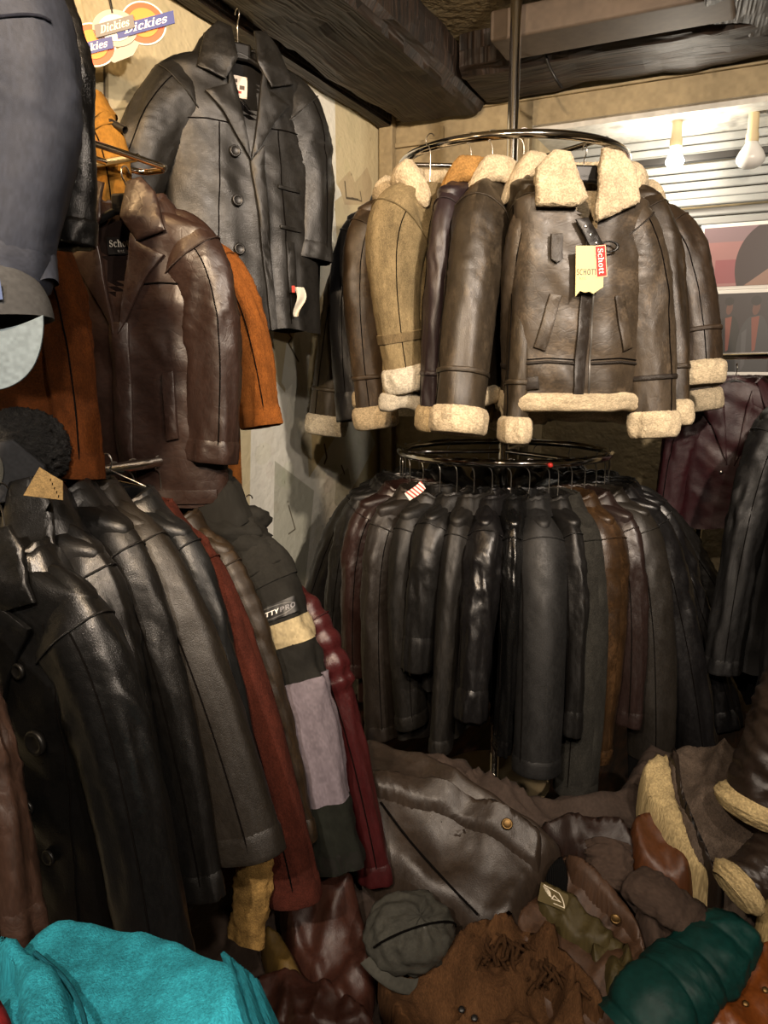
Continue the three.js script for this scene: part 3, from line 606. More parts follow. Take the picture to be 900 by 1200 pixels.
ringJ(0, -23, 'leather_coat', 'black leather coat with long narrow sleeve between the two banded-cuff biker jackets', LJ({ mat: BLKM, L: .74, slv: { len: .68, out: .05, wr: .004, rz: .05 } }), lowG);
ringJ(0, -14, 'biker_jacket', 'black biker jacket with wrinkled elbow and banded cuff under the pole', LJ({ mat: BLK2, cuff: { type: 'band', h: .06 }, slv: { len: .54, out: .09, wr: .012, rz: .07 } }), lowG);
ringJ(0, -5, 'leather_jacket', 'thin glossy black leather jacket with narrow sleeve below the pole', LJ({ mat: leather(0x121212, { r: .26, crease: 1 }), L: .75, slv: { len: .66, out: .03, rz: .04, wr: .009 } }), lowG);
ringJ(0, 4, 'leather_coat', 'matte black coat with broad smooth sleeve at the front of the lower ring', LJ({ mat: leather(0x171717, { r: .6 }), L: .8, slv: { len: .70, out: .08, rz: .085, wr: .003, r1: .07 } }), lowG);
ringJ(0, 14, 'leather_jacket', 'black jacket with edge piping and short strapped cuff on the lower ring', LJ({ mat: BLK, cuff: { type: 'band', h: .05 }, slv: { len: .6, out: .05, rz: .045 } }), lowG);
ringJ(0, 19, 'suede_coat', 'long charcoal grey suede coat hanging lowest on the ring', LJ({ mat: suede(0x34332f), L: .9, slv: { len: .82, out: .02, rz: .08, wr: .003, r1: .07 } }), lowG);
ringJ(0, 27, 'leather_jacket', 'two-tone brown and black rub-off leather jacket on the lower ring', LJ({ mat: leather(0x4a3725, { r: .38, worn: 1 }), end: [708, 890], L: .68, slv: { rz: .095, r0: .095, r1: .06, wr: .006 } }), lowG);
ringJ(0, 36, 'leather_jacket', 'dark wine brown leather jacket tucked behind the rub-off one', LJ({ mat: leather(0x2d201d, { r: .4, crease: 1 }), end: [748, 850], L: .66, slv: { rz: .05 } }), lowG);
ringJ(0, 46, 'flight_jacket', 'black-brown flight jacket with wide rounded sleeve and black knit cuff', LJ({ mat: leather(0x2a2621, { r: .44 }), end: [782, 888], L: .6, cuff: { type: 'knit', mat: BKNIT }, slv: { r0: .095, r1: .075, rz: .085, wr: .006 } }), lowG);
ringJ(0, 57, 'flight_jacket', 'black bomber jacket with knit cuff hanging over the open shearling coat', LJ({ mat: BLK2, end: [832, 882], L: .62, cuff: { type: 'knit', mat: BKNIT, h: .07 }, slv: { r0: .09, r1: .07, rz: .08, wr: .009 } }), lowG);
ringJ(0, 69, 'leather_jacket', 'black leather jacket with strongly creased sleeve beside the bomber', LJ({ mat: BLK2, end: [862, 852], L: .64, cuff: { type: 'band', h: .04 }, slv: { wr: .012 } }), lowG);
ringJ(0, 81, 'leather_jacket', 'black leather jacket with piped shoulder nearest the burgundy jacket', LJ({ mat: BLK, end: [884, 782], L: .62, slv: { wr: .012, r0: .09 }, cuff: { type: 'knit', mat: BKNIT } }), lowG);
for (const al of [104, 128, 152, 180, 208, 232, 250]) ringJ(0, al, 'leather_jacket', 'black leather jacket on the back of the lower ring behind the others', LJ({ mat: BLK, L: .66 }), 'black jackets on the back of the lower ring');

{
  const t = canvasTex(64, 128, (c) => { c.fillStyle = '#e8e2d8'; c.fillRect(0, 0, 64, 128); c.fillStyle = '#c23a30'; for (let i = 0; i < 6; i++) { c.save(); c.translate(0, i * 22); c.rotate(-.25); c.fillRect(-10, 0, 90, 9); c.restore(); } });
  const m = new THREE.Mesh(gridGeo(6, 10, (u, v) => [lerp(-.014, .014, u), -v * .06, .006 * Math.sin(v * 4), u, 1 - v], false), new THREE.MeshStandardMaterial({ map: t, roughness: .7, side: THREE.DoubleSide }));
  tag(m, 'striped_tag', 'red and white striped paper tag on the lower ring', 'tag'); m.position.copy(P(496, 568, 2.22)); m.rotation.set(0, .3, -.95);
  const b = tag(new THREE.Mesh(new THREE.SphereGeometry(.0085, 16, 12), new THREE.MeshStandardMaterial({ color: 0xb02a24, roughness: .4 })), 'size_bead', 'small red size marker on a hook of the lower ring', 'marker'); b.position.copy(P(645, 545, 2.37));
}

// ------------------------------------------------------------------ shearlings on the upper ring
const upG = 'shearling jackets round the upper ring';
const UBase = { S: .19, W: .2, L: .62, D: .045, drop: .135, slv: { out: .1, len: .54, rz: .065, wr: .006, r0: .092, r1: .066 }, slope: .3, nd: .058, collar: { roll: 1, w: .085, t: .045, mat: CREAM, fuzz: .0025, open: .7 }, cuff: { type: 'wool', mat: CREAM, h: .032, t: .014 }, hem: { mat: CREAM } };
const UJ = (o) => ({ ...UBase, ...o, slv: { ...UBase.slv, ...(o.slv || {}) } });
const B3 = (h, o = {}) => leather(h, { r: .44, worn: 1, ...o });
ringJ(1, -100, 'shearling_jacket', 'olive brown shearling jacket with white collar hung nearest the corner', UJ({ mat: B3(0x4a4234), end: [372, 492], flip: 1, collar: { ...UBase.collar, mat: WHITEW }, cuff: { ...UBase.cuff, mat: WHITEW } }), upG);
ringJ(1, -82, 'shearling_jacket', 'blue-black shearling jacket with smooth sleeve between the olive and brown ones', UJ({ mat: leather(0x1e1e20, { r: .36 }), end: [404, 492], flip: 1, cuff: { type: 'band', h: .06 }, collar: { ...UBase.collar, w: .05, mat: leather(0x1e1e20, { r: .36 }), t: .012, fuzz: 0 } }), upG);
ringJ(1, -66, 'shearling_jacket', 'brown shearling jacket with cream collar rolled at the neck, beside the sand suede one', UJ({ mat: B3(0x524436), end: [424, 482], flip: 1 }), upG);
ringJ(1, -43, 'shearling_jacket', 'sand suede shearling jacket with buckled cuff strap', UJ({ mat: suede(0x978664), end: [458, 436], L: .62, rad: .06, slv: { r0: .125, rz: .08, r1: .075, wr: .005 }, cuff: { ...UBase.cuff, mat: WHITEW }, hem: { mat: WHITEW }, flip: 1 }), upG, (api) => {
  const Sf = api.S[-1], sl = api['sleeve-1']; part('cuff_strap', sleeveGeo(api.o, Sf, .84, .875, 40, 6, .004), suede(0x7c6c50), sl, 'sand suede cuff strap');
  const bk = new THREE.TorusGeometry(.016, .0032, 6, 4); bk.rotateZ(Math.PI / 4); const b = part('buckle', bk, M.brass, sl, 'dull metal buckle'); const p = V3(...Sf.pt(.857, -2.0, .008)), q = V3(...Sf.pt(.857, -2.0, .03)); b.position.copy(p); b.quaternion.setFromUnitVectors(V3(0, 0, 1), q.sub(p).normalize());
});
ringJ(1, -28, 'shearling_jacket', 'aubergine brown shearling jacket with honey tan collar', UJ({ mat: leather(0x33272a, { r: .42 }), L: .6, slv: { len: .58, out: .0, rz: .05, r0: .08 }, collar: { ...UBase.collar, mat: TANW }, cuff: { ...UBase.cuff, mat: CREAM2 } }), upG);
ringJ(1, -18, 'shearling_jacket', 'brown leather shearling jacket with broad sleeve and thick rolled cream collar', UJ({ mat: B3(0x4e463d), drop: .14, L: .6, slv: { len: .56, out: .10, rz: .085, r0: .105, r1: .085 }, turn: 0 }), upG);
ringJ(1, -4, 'shearling_jacket', 'narrow brown shearling sleeve jacket pressed against the front-facing one', UJ({ mat: B3(0x4d4438), L: .62, slv: { len: .60, out: .04, rz: .05 } }), upG);
ringJ(1, 58, 'shearling_jacket', 'dark brown shearling jacket behind the tagged one, sleeve towards the lit bulb', UJ({ mat: B3(0x4a3d32), end: [834, 432], L: .62, drop: .16, slv: { r0: .105, r1: .08, rz: .08 } }), upG);
ringJ(1, 40, 'shearling_jacket', 'brown shearling jacket wedged behind the tagged one with only its cuff showing', UJ({ mat: B3(0x42372b), end: [800, 478], L: .66 }), upG);
for (const al of [85, 110, 140, 170, 200, 230]) ringJ(1, al, 'shearling_jacket', 'brown shearling jacket on the back of the upper ring', UJ({ mat: B3(0x42372b), L: .68 }), 'shearling jackets on the back of the upper ring');
{ // the tagged jacket facing the room
  const s = UJ({ mat: leather(0x5c5248, { r: .46, worn: 1, crease: 1 }), trimMat: leather(0x2c241d, { r: .5 }), S: .185, W: .185, H: .17, L: .555, D: .075, Dh: .075, fold: .014, vcut: { w: .06, bot: .14, mat: CREAM, label: 'cream fleece lining' }, slv: { out: .04, len: .53, rz: .06, r0: .085, r1: .062, fwd: .03, wr: .006 }, slL: { out: -.09, len: .5, fwd: -.14, r0: .06, rz: .05 }, collar: { roll: 1, w: .08, t: .04, mat: CREAM, fuzz: .0025, open: 1.3, up: .012 }, hem: { mat: CREAM, t: .016, h: .04 } });
  const api = jacket('shearling_jacket', 'brown distressed shearling jacket facing the room with paper tags and big cream collar', 'jacket', s, upG);
  const nk = P(683, 219, 2.16); hang(api, nk, 6); const { g, B, o } = api;
  hanger(nk.clone().add(V3(0, .02, 0)), 6, .085, 'broad black hanger holding the tagged shearling jacket', undefined, { wide: 1 });
  const dk = o.trimMat;
  slab(api, [[-.138, .034], [-.143, -.061], [-.044, -.064], [-.022, -.046], [-.04, .0], [-.06, .07], [-.095, .076]], .03, CREAM, .002, 'collar_fall', 'cream shearling collar fall', .012);
  slab(api, [[.034, .082], [.083, .076], [.12, .044], [.124, -.05], [.012, -.1], [.008, -.078], [.02, .02]].reverse(), .03, CREAM, .002, 'collar_fall', 'cream shearling collar fall', .012);
  part('zip_flap', patch(B, [[-.012, -.13], [.012, -.13], [.004, -.4], [-.004, -o.L + .01], [-.03, -o.L + .01], [-.026, -.4]], .004, .003, .002), dk, g, 'dark zip facing');
  part('zip', patch(B, rect(.013, -.55, .017, -.14), .002, .002, 0), M.steel, g);
  for (const sgn of [-1, 1]) {
    const pk = [[sgn * .075, -.29], [sgn * .1, -.285], [sgn * .135, -.42], [sgn * .108, -.43]]; part('pocket_welt', patch(B, sgn < 0 ? pk.slice().reverse() : pk, .004, .003, .002, .02), o.mat, g);
    part('seam', lineOn(B, [[sgn * .02, -.465], [sgn * .1, -.46], [sgn * .165, -.465]], .004, .002), dk, g);
    part('seam', lineOn(B, [[sgn * .02, -.455], [sgn * .1, -.45], [sgn * .165, -.455]], .0015, .002), M.thread, g);
  }
  part('side_strap', patch(B, [[-.165, -.505], [-.125, -.5], [-.12, -.53], [-.165, -.535]], .005, .004, .002, .02), dk, g);
  part('collar_strap', patch(B, [[-.105, -.135], [-.08, -.135], [-.078, -.195], [-.092, -.205], [-.105, -.195]], .004, .012, .002, .02), dk, g);
  const st = part('buckle_strap', patch(B, [[-.045, -.10], [-.015, -.095], [.03, -.165], [.005, -.19]], .005, .018, .002, .02), leather(0x1f1a16, { r: .45 }), g);
  for (const [x, y] of [[-.022, -.118], [-.008, -.138], [.008, -.158]]) { const q = part('rivet', snapGeo, M.steel, st); q.position.set(x, y, B.front(x, y) + .025); q.scale.setScalar(.7); }
  const bk = new THREE.TorusGeometry(.016, .003, 8, 24); bk.scale(1.5, .8, 1); part('buckle', bk, M.blackPlastic, g).position.set(.045, -.165, B.front(.045, -.165) + .02);
  // paper tags
  const kt = canvasTex(256, 384, (c) => { c.fillStyle = '#d9c98f'; c.fillRect(0, 0, 256, 384); c.fillStyle = '#5a564e'; c.font = 'bold 62px sans-serif'; c.fillText('SCHOTT', 14, 235, 180); c.fillStyle = '#8a5a3a'; c.font = '24px sans-serif'; c.fillText('N.Y.C.', 40, 268); c.fillStyle = '#a33a2a'; c.fillText('\u2665', 90, 310); });
  const rt = canvasTex(128, 320, (c) => { c.fillStyle = '#a8231f'; c.fillRect(0, 0, 128, 320); c.strokeStyle = '#e9d6b0'; c.lineWidth = 7; c.strokeRect(6, 6, 116, 308); c.save(); c.translate(48, 24); c.rotate(Math.PI / 2); c.fillStyle = '#f4eee2'; c.font = 'bold 86px serif'; c.fillText('Schott', 6, 14, 258); c.restore(); });
  const tagThing = (name, label, shape, tx, w, h, px, py, rot) => {
    const q = new THREE.ExtrudeGeometry(shape, { depth: .0012, bevelEnabled: false }); const p = q.attributes.position, uv = q.attributes.uv; for (let i = 0; i < p.count; i++) uv.setXY(i, p.getX(i) / w + .5, p.getY(i) / h + .5);
    const m = tag(new THREE.Mesh(q, new THREE.MeshStandardMaterial({ map: tx, roughness: .7 })), name, label, 'tag');
    const z = B.front(px, py) + .034; const v = V3(px, py, z).applyAxisAngle(V3(0, 1, 0), 6 * deg).add(nk); m.position.copy(v); m.rotation.set(0, 6 * deg, rot, 'YXZ'); return m;
  };
  const s1 = new THREE.Shape([[-.038, .058], [.036, .058], [.038, -.045], [.026, -.052], [.012, -.062], [.002, -.056], [-.012, -.058], [-.024, -.054], [-.036, -.068]].map(([x, y]) => new THREE.Vector2(x, y)));
  tagThing('paper_tag', 'torn-edge kraft paper tag on the front-facing shearling jacket', s1, kt, .078, .13, -.012, -.225, .02);
  const s2 = new THREE.Shape([[-.015, .04], [.015, .04], [.015, -.04], [-.015, -.04]].map(([x, y]) => new THREE.Vector2(x, y)));
  const rtag = tagThing('swing_tag', 'small red swing tag with white lettering over the kraft tag', s2, rt, .03, .08, .018, -.205, .12); rtag.position.z += .006;
}

// ------------------------------------------------------------------ upper left: rail along the wall and its garments
{
  const q0 = P(150, 190, 1.86); const dv = V3(Math.sin(RA), 0, -Math.cos(RA)); const yq = q0.y;
  const g = thing('wall_rail', 'chrome double-tube wall rail with rounded end behind the brown leather jacket', 'clothes rail');
  const a = q0.clone().addScaledVector(dv, -.9), b = q0.clone().addScaledVector(dv, .06), s = V3(Math.cos(RA), 0, Math.sin(RA)).multiplyScalar(.045);
  const pts = [a.clone().add(s), b.clone().add(s), b.clone().add(s).addScaledVector(dv, .03).addScaledVector(s, -.4), b.clone().addScaledVector(s, -1).addScaledVector(dv, .03).addScaledVector(s, .4), b.clone().addScaledVector(s, -1), a.clone().addScaledVector(s, -1)];
  const cp = new THREE.CurvePath(); 
  part('rail_tube', new THREE.TubeGeometry(new THREE.CatmullRomCurve3(pts, false, 'catmullrom', .05), 90, .0075, 10), M.chrome, g);
  for (const k of [-.02, -.55]) { const c = q0.clone().addScaledVector(dv, k); part('bracket', tube([c.clone().addScaledVector(s, 1.1), c.clone().addScaledVector(s, -1.2), RW(0, yq, toRoom(c).b)], .009, 8, 8), M.chrome, g); }
}
function wallJ(name, label, tipPx, d, a, end, spec, hook, group, extra) {
  const tip = P(tipPx[0], tipPx[1], d), s = tipSpec(tip, a, end, spec); const api = jacket(name, label, 'jacket', s, group); const nk = neckOf(tip, a, s); hang(api, nk, a);
  if (hook) hanger(nk, a, hook, 'hanger holding the ' + hookName[name + (spec.hn ?? '')], undefined, { wide: 1 });
  if (extra) extra(api, nk, a); return api;
}
const hookName = { leather_jacketb: 'brown leather jacket on the wall rail', suede_jacket: 'orange suede jacket', pea_coat: 'black leather pea coat under the ceiling beam', leather_jacketk: 'black leather jacket beside the navy one', padded_jacket: 'navy padded jacket', suede_coat: 'rust suede coat on the wall rail', canvas_jacket: 'mustard jacket at the wall', leather_jacketh: 'black jacket behind the pea coat' };
wallJ('canvas_jacket', 'mustard tan canvas jacket half hidden at the cream wall', [130, 128], 1.92, leftDir, [150, 420], { sides: [1], S: .13, W: .13, mat: fabric(0xa8792f), L: .55, D: .035, slv: { rz: .045 }, collar: { w: .05, t: .006 } }, .08);
wallJ('suede_coat', 'rust brown suede coat with shadow across it, below the navy jacket', [66, 262], 1.5, leftDir, [118, 560], { slL: { out: -.05 }, mat: suede(0x5f3212), S: .2, W: .22, L: .8, D: .04, slv: { rz: .04, r0: .07 }, collar: { w: .06, t: .006 } }, .08);
wallJ('suede_jacket', 'orange suede jacket beside the brown leather one', [272, 292], 1.98, leftDir, [326, 500], { slL: { out: -.05 }, mat: suede(0x8f5524), S: .2, W: .2, H: .2, L: .66, D: .045, fold: .014, slv: { rz: .05, r0: .085, r1: .058, wr: .008 }, collar: { w: .075, t: .008 } }, .09, undefined, (api) => {
  part('seam', lineOn(api.B, [[.01, -.08], [.012, -.4], [.01, -.65]]), M.thread, api.g); part('seam', lineOn(api.B, [[.02, -.44], [.1, -.435], [.2, -.44]]), M.thread, api.g);
});
wallJ('leather_jacket', 'dark brown glossy leather jacket with notched lapels and white neck label', [248, 266], 1.74, -13, [268, 540], { hn: 'b', slL: { out: -.03 }, mat: leather(0x392822, { r: .42, crease: 1 }), S: .2, W: .205, H: .215, L: .655, D: .06, Dh: .06, fold: .02, slv: { rz: .055, r0: .085, r1: .065, wr: .008 }, collar: { w: .06, t: .008, open: 1.1, stand: .02 }, wings: .95, vcut: { w: .06, bot: .2, mat: fabric(0x2c1d18), label: 'dark satin lining' } }, .09, undefined, (api) => {
  const { g, B, o } = api; lapels(api, o.mat, { w: .105, bot: -.27, x0: .006 });
  part('placket', patch(B, rect(-.018, -.65, .022, -.25), .004, .003, .002), o.mat, g);
  part('seam', lineOn(B, [[.03, -.17], [.1, -.165], [.185, -.17]], .002), M.thread, g);
  for (const s of [1, -1]) { const pk = [[s * .1, -.36], [s * .122, -.355], [s * .127, -.5], [s * .105, -.505]]; part('pocket_welt', patch(B, s < 0 ? pk.slice().reverse() : pk, .004, .003, .002, .02), o.mat, g); }
  part('hem', patch(B, rect(.02, -.65, .2, -.62), .002, .002, .001), o.mat, g);
  const t = canvasTex(256, 128, (c) => { c.fillStyle = '#17120f'; c.fillRect(0, 0, 256, 128); c.fillStyle = '#e9e4d8'; c.font = 'bold 72px serif'; c.fillText('Schott', 18, 72, 220); c.font = '26px sans-serif'; c.fillText('N.Y.C.', 92, 112); });
  const lb = gridGeo(6, 4, (u, v) => { const x = lerp(-.066, -.002, u), y = lerp(-.055, -.092, v); return [x, y, -B.d(y) * .55 * Math.sqrt(1 - Math.pow(x / B.w(y), 2)) + B.fold(x, y, -1) + .009, u, 1 - v]; }, false); part('neck_label', lb, new THREE.MeshStandardMaterial({ map: t, roughness: .8, side: THREE.DoubleSide }), g, 'black woven neck label with white lettering');
});
wallJ('leather_jacket', 'black leather jacket squeezed between navy padded jacket and brown one', [58, -50], 1.27, leftDir, [102, 285], { slL: { out: -.05 }, hn: 'k', mat: leather(0x141414, { r: .34 }), S: .2, W: .2, L: .44, D: .035, slv: { rz: .045, r0: .08, r1: .065, wr: .008 }, collar: { w: .06, t: .006 }, cuff: { type: 'band', h: .02 } }, .08);
wallJ('padded_jacket', 'navy blue padded jacket with dark shield badge at its shoulder', [22, -60], 1.08, leftDir, [32, 318], { mat: fabric(0x3a404f, { r: .6 }), S: .21, W: .22, L: .46, D: .06, fold: .022, slL: { out: -.05 }, slv: { rz: .085, r0: .12, r1: .1, wr: .006 }, collar: { w: .06, t: .02 } }, .08, undefined, (api) => {
  const Sf = api.S[1]; const s = new THREE.Shape([[-.014, .012], [0, .016], [.014, .012], [.012, -.006], [0, -.016], [-.012, -.006]].map(([x, y]) => new THREE.Vector2(x, y))); const q = new THREE.ExtrudeGeometry(s, { depth: .002, bevelEnabled: false });
  const m = part('badge', q, new THREE.MeshStandardMaterial({ color: 0x23262c, roughness: .5 }), api.g, 'dark triangular shield badge'); const p = V3(...Sf.pt(.27, 1.35, .004)); m.position.copy(p);
  part('seam', new THREE.TubeGeometry(new THREE.CatmullRomCurve3(Array.from({ length: 20 }, (_, i) => V3(...Sf.pt(.36, .2 + i / 19 * 2.6, .001)))), 40, .0022, 5), fabric(0x262b3c), api.sleeve1);
});
wallJ('leather_jacket', 'black leather jacket mostly hidden behind the pea coat, paper tag at its edge', [356, 150], 2.72, 64, [360, 368], { hn: 'h', mat: BLK2, S: .2, W: .2, L: .62, D: .04, slv: { rz: .045, r0: .07, r1: .06 }, collar: { w: .06, t: .006 } }, .1);
wallJ('pea_coat', 'black leather pea coat with wide lapels and round buttons hung from the beam', [362, 104], 2.44, 30, [374, 308], { mat: leather(0x1d1c1a, { r: .46 }), S: .215, W: .225, H: .235, L: .75, D: .07, Dh: .075, fold: .018, nw: .08, slv: { rz: .065, r0: .1, r1: .072, wr: .008 }, slL: { len: .5, out: .19 }, collar: { w: .06, t: .008, open: 1.1, stand: .03 }, wings: 1.1, vcut: { w: .06, bot: .2 } }, .12, undefined, (api, nk, a) => {
  const { g, B, o } = api; lapels(api, o.mat, { w: .12, bot: -.29, x0: .0, top: -.05, notch: .05 });
  part('front_edge', patch(B, [[.0, -.29], [.035, -.25], [.06, -.745], [.046, -.75]], .005, .004, .002), o.mat, g);
  for (const y of [-.27, -.4, -.53, -.66]) button(g, B, -.045, y, M.blackPlastic, 1.35);
  for (const s of [1, -1]) { const pk = [[s * .1, -.5], [s * .125, -.5], [s * .13, -.64], [s * .105, -.64]]; part('pocket_welt', patch(B, s < 0 ? pk.slice().reverse() : pk, .004, .003, .002, .02), o.mat, g); part('seam', lineOn(B, [[s * .03, -.2], [s * .12, -.195], [s * .2, -.2]], .0018), M.thread, g); part('seam', lineOn(B, [[s * .085, -.2], [s * .1, -.5], [s * .11, -.73]], .0018), M.thread, g); }
  part('pocket_flap', patch(B, [[.08, -.345], [.15, -.35], [.15, -.358], [.08, -.353]], .003, .003, .001, .02), o.mat, g);
  part('pocket_flap', patch(B, [[.08, -.455], [.15, -.46], [.15, -.468], [.08, -.463]], .003, .003, .001, .02), o.mat, g);
  const t = canvasTex(160, 160, (c) => { c.fillStyle = '#e6d8c8'; c.fillRect(0, 0, 160, 160); c.fillStyle = '#5d5148'; c.fillRect(22, 26, 58, 26); c.fillRect(98, 70, 40, 30); c.fillStyle = '#b6453a'; c.fillRect(70, 110, 44, 18); c.fillStyle = '#8c8076'; for (let i = 0; i < 4; i++) c.fillRect(24, 66 + i * 14, 50, 5); });
  part('neck_label', gridGeo(4, 4, (u, v) => { const x = lerp(-.03, .03, u), y = lerp(-.045, -.1, v); return [x, y, -B.d(y) * .55 * Math.sqrt(1 - Math.pow(x / B.w(y), 2)) + B.fold(x, y, -1) + .009, u, 1 - v]; }, false), new THREE.MeshStandardMaterial({ map: t, roughness: .8, side: THREE.DoubleSide }), g, 'pale printed neck label');
});
{ // paper tag below the pea coat
  const p = P(350, 345, 2.3); const g = thing('paper_tag', 'crumpled white paper tag with red print below the pea coat sleeve', 'tag');
  part('sheet', gridGeo(6, 10, (u, v) => [lerp(-.02, .02, u) * (1 - .5 * v) + .012 * Math.sin(v * 5), -v * .11, .012 * Math.sin(u * 4 + v * 3), u, v], false), new THREE.MeshStandardMaterial({ color: 0xc4c0b4, roughness: .8, side: THREE.DoubleSide }), g);
  part('red_print', gridGeo(3, 3, (u, v) => [lerp(-.024, -.012, u), .004 - v * .025, .02, u, v], false), new THREE.MeshStandardMaterial({ color: 0xb03226, roughness: .7, side: THREE.DoubleSide }), g);
  g.position.copy(p); g.position.y += .02; g.scale.setScalar(.75);
}
{ // hanging logo sign
  const g = thing('hanging_sign', 'die-cut hanging sign of orange discs and blue banners with white lettering', 'sign');
  const txt = canvasTex(512, 128, (c) => { c.fillStyle = '#2b3a86'; c.fillRect(0, 0, 512, 128); c.fillStyle = '#f5f2ea'; c.font = 'italic bold 104px serif'; c.fillText('Dickies', 60, 98, 400); });
  const txt2 = canvasTex(512, 128, (c) => { c.fillStyle = '#6c6a6a'; c.fillRect(0, 0, 512, 128); c.fillStyle = '#f1ead8'; c.font = 'italic bold 104px serif'; c.fillText('Dickies', 60, 98, 400); });
  const dm = new THREE.MeshStandardMaterial({ color: 0xe2531c, roughness: .5 }), om = new THREE.MeshStandardMaterial({ color: 0xf08a24, roughness: .5 }), wm = new THREE.MeshStandardMaterial({ color: 0xe9e4da, roughness: .5 }), gm = new THREE.MeshStandardMaterial({ color: 0xa9a399, roughness: .5 });
  const disc = (x, y, r, z, m, n, sx = 1.12) => { const q = new THREE.CylinderGeometry(r, r, .004, 40); q.rotateX(Math.PI / 2); q.scale(sx, 1, 1); q.translate(x, y, z); part(n, q, m, g); };
  const banner = (x, y, w, h, z, rot, tx) => { const q = new THREE.BoxGeometry(w, h, .004); const p = q.attributes.position; for (let i = 0; i < p.count; i++) p.setX(i, p.getX(i) + p.getY(i) * .25); q.rotateZ(rot); q.translate(x, y, z); part('banner', q, new THREE.MeshStandardMaterial({ map: tx, roughness: .5 }), g); };
  const lp = (cx, cy) => { disc(cx, cy, .050, 0, wm, 'disc_border'); disc(cx, cy, .046, .002, dm, 'disc'); disc(cx, cy, .033, .004, om, 'disc_centre'); };
  lp(-.073, -.022); lp(.06, .022);
  disc(-.012, .012, .042, .004, gm, 'badge_plate', 1.3); disc(-.012, .012, .03, .006, wm, 'badge_plate', 1.3);
  banner(-.078, -.03, .11, .026, .008, .18, txt); banner(.064, .016, .15, .028, .009, .2, txt); banner(-.012, .014, .1, .028, .012, .2, txt2);
  const ex = new THREE.ExtrudeGeometry(new THREE.Shape([[-.06, -.045], [-.02, -.035], [.02, -.02], [.05, -.012], [.02, -.05], [-.03, -.065]].map(([x, y]) => new THREE.Vector2(x, y))), { depth: .003, bevelEnabled: false }); part('badge_plate', ex, gm, g);
  part('cord', tube([[-.012, .045, .004], [-.014, .1, 0], [-.045, .22, 0]], .0035, 12, 6), M.blackPlastic, g);
  g.position.copy(P(142, 40, 2.12)); g.rotation.set(.05, .25, .12);
}
// ------------------------------------------------------------------ hats and card above the left rail
{
  const g = thing('fur_hat', 'black fur hat with grey ear flap perched above the left rail', 'hat');
  const fur = mat('fur', () => new THREE.MeshPhysicalMaterial({ color: 0x0d0d0d, roughness: .75, bumpMap: T.woolBump, bumpScale: .012, sheen: .5, sheenRoughness: .4, sheenColor: new THREE.Color(0x555555) }));
  part('crown', gridGeo(110, 60, (u, v) => { const a = u * 6.2832, b = v * 2.2; const k = 1 + .05 * N3(Math.cos(a) * 4, Math.sin(a) * 4, b * 4) + .06 * Math.pow(ridge(N3(Math.cos(a) * 11, Math.sin(a) * 11, b * 9)), 2) + .03 * N3(Math.cos(a) * 25, Math.sin(a) * 25, b * 20); return [.085 * Math.sin(b) * Math.cos(a) * k, .075 * Math.cos(b) * k, .085 * Math.sin(b) * Math.sin(a) * k, u * .5, v * .3]; }, true), fur, g);
  const fs = new THREE.Shape([[-.05, .035], [.0, .045], [.045, .0], [.05, -.05], [-.05, -.06]].map(([x, y]) => new THREE.Vector2(x, y))); const fg = new THREE.ExtrudeGeometry(fs, { depth: .012, bevelEnabled: true, bevelSize: .004, bevelThickness: .004, bevelSegments: 2 }); fg.translate(.0, -.02, .085); part('ear_flap', fg, fabric(0x3a3c40), g, 'grey ear flap');
  const pt = canvasTex(64, 64, (c) => { c.fillStyle = '#3a3a34'; c.fillRect(0, 0, 64, 64); c.fillStyle = '#c05a2a'; c.beginPath(); c.arc(34, 14, 16, 3.3, 6.1); c.lineTo(34, 14); c.fill(); c.fillStyle = '#bfb48a'; c.beginPath(); c.arc(34, 42, 15, 0, 7); c.fill(); c.fillStyle = '#6d7a5c'; c.beginPath(); c.arc(24, 34, 9, 0, 7); c.fill(); });
  const pg = new THREE.CircleGeometry(.04, 28); pg.scale(.7, 1, 1); pg.translate(-.045, -.02, .104); part('patch', pg, new THREE.MeshStandardMaterial({ map: pt, roughness: .7, side: THREE.DoubleSide }), g, 'round printed patch');
  g.position.copy(P(26, 528, 1.42)); g.rotation.y = .3;
}
{
  const g = thing('cardboard_tag', 'tan cardboard tag sticking out of the broad-collared black jacket', 'tag');
  const s = new THREE.Shape([[-.035, -.03], [-.012, .03], [.012, .018], [.035, .008], [.04, -.03]].map(([x, y]) => new THREE.Vector2(x, y)));
  part('card', new THREE.ExtrudeGeometry(s, { depth: .004, bevelEnabled: true, bevelSize: .001, bevelThickness: .001 }), new THREE.MeshStandardMaterial({ color: 0xbf9d63, map: T.nap, roughness: .85 }), g);
  for (let i = 0; i < 5; i++) { const b = box(.0016, .005, .001, .012 + i * .005, .008 - i * .008, .006); part('stitch', b, M.thread, g); }
  g.position.copy(P(52, 566, 1.24)); g.rotation.set(-.2, .2, -.12); g.scale.setScalar(.8);
}
{ // empty wire hanger lying askew on the rail
  const g = thing('wire_hanger', 'empty bent wire hanger above the left rail', 'hanger'), a = P(57, 519, 1.5), b = P(118, 546, 1.5), c = P(172, 571, 1.5), d = P(120, 560, 1.55);
  part('frame', tube([d, a.clone().lerp(d, .1), a, b, c, c.clone().lerp(d, .1), d], .0017, 60, 6), M.steel, g);
  part('hook', tube([b, P(116, 536, 1.5), P(126, 532, 1.5), P(131, 541, 1.5), P(128, 552, 1.5)], .0019, 24, 6), M.steel, g); setBase(g);
}
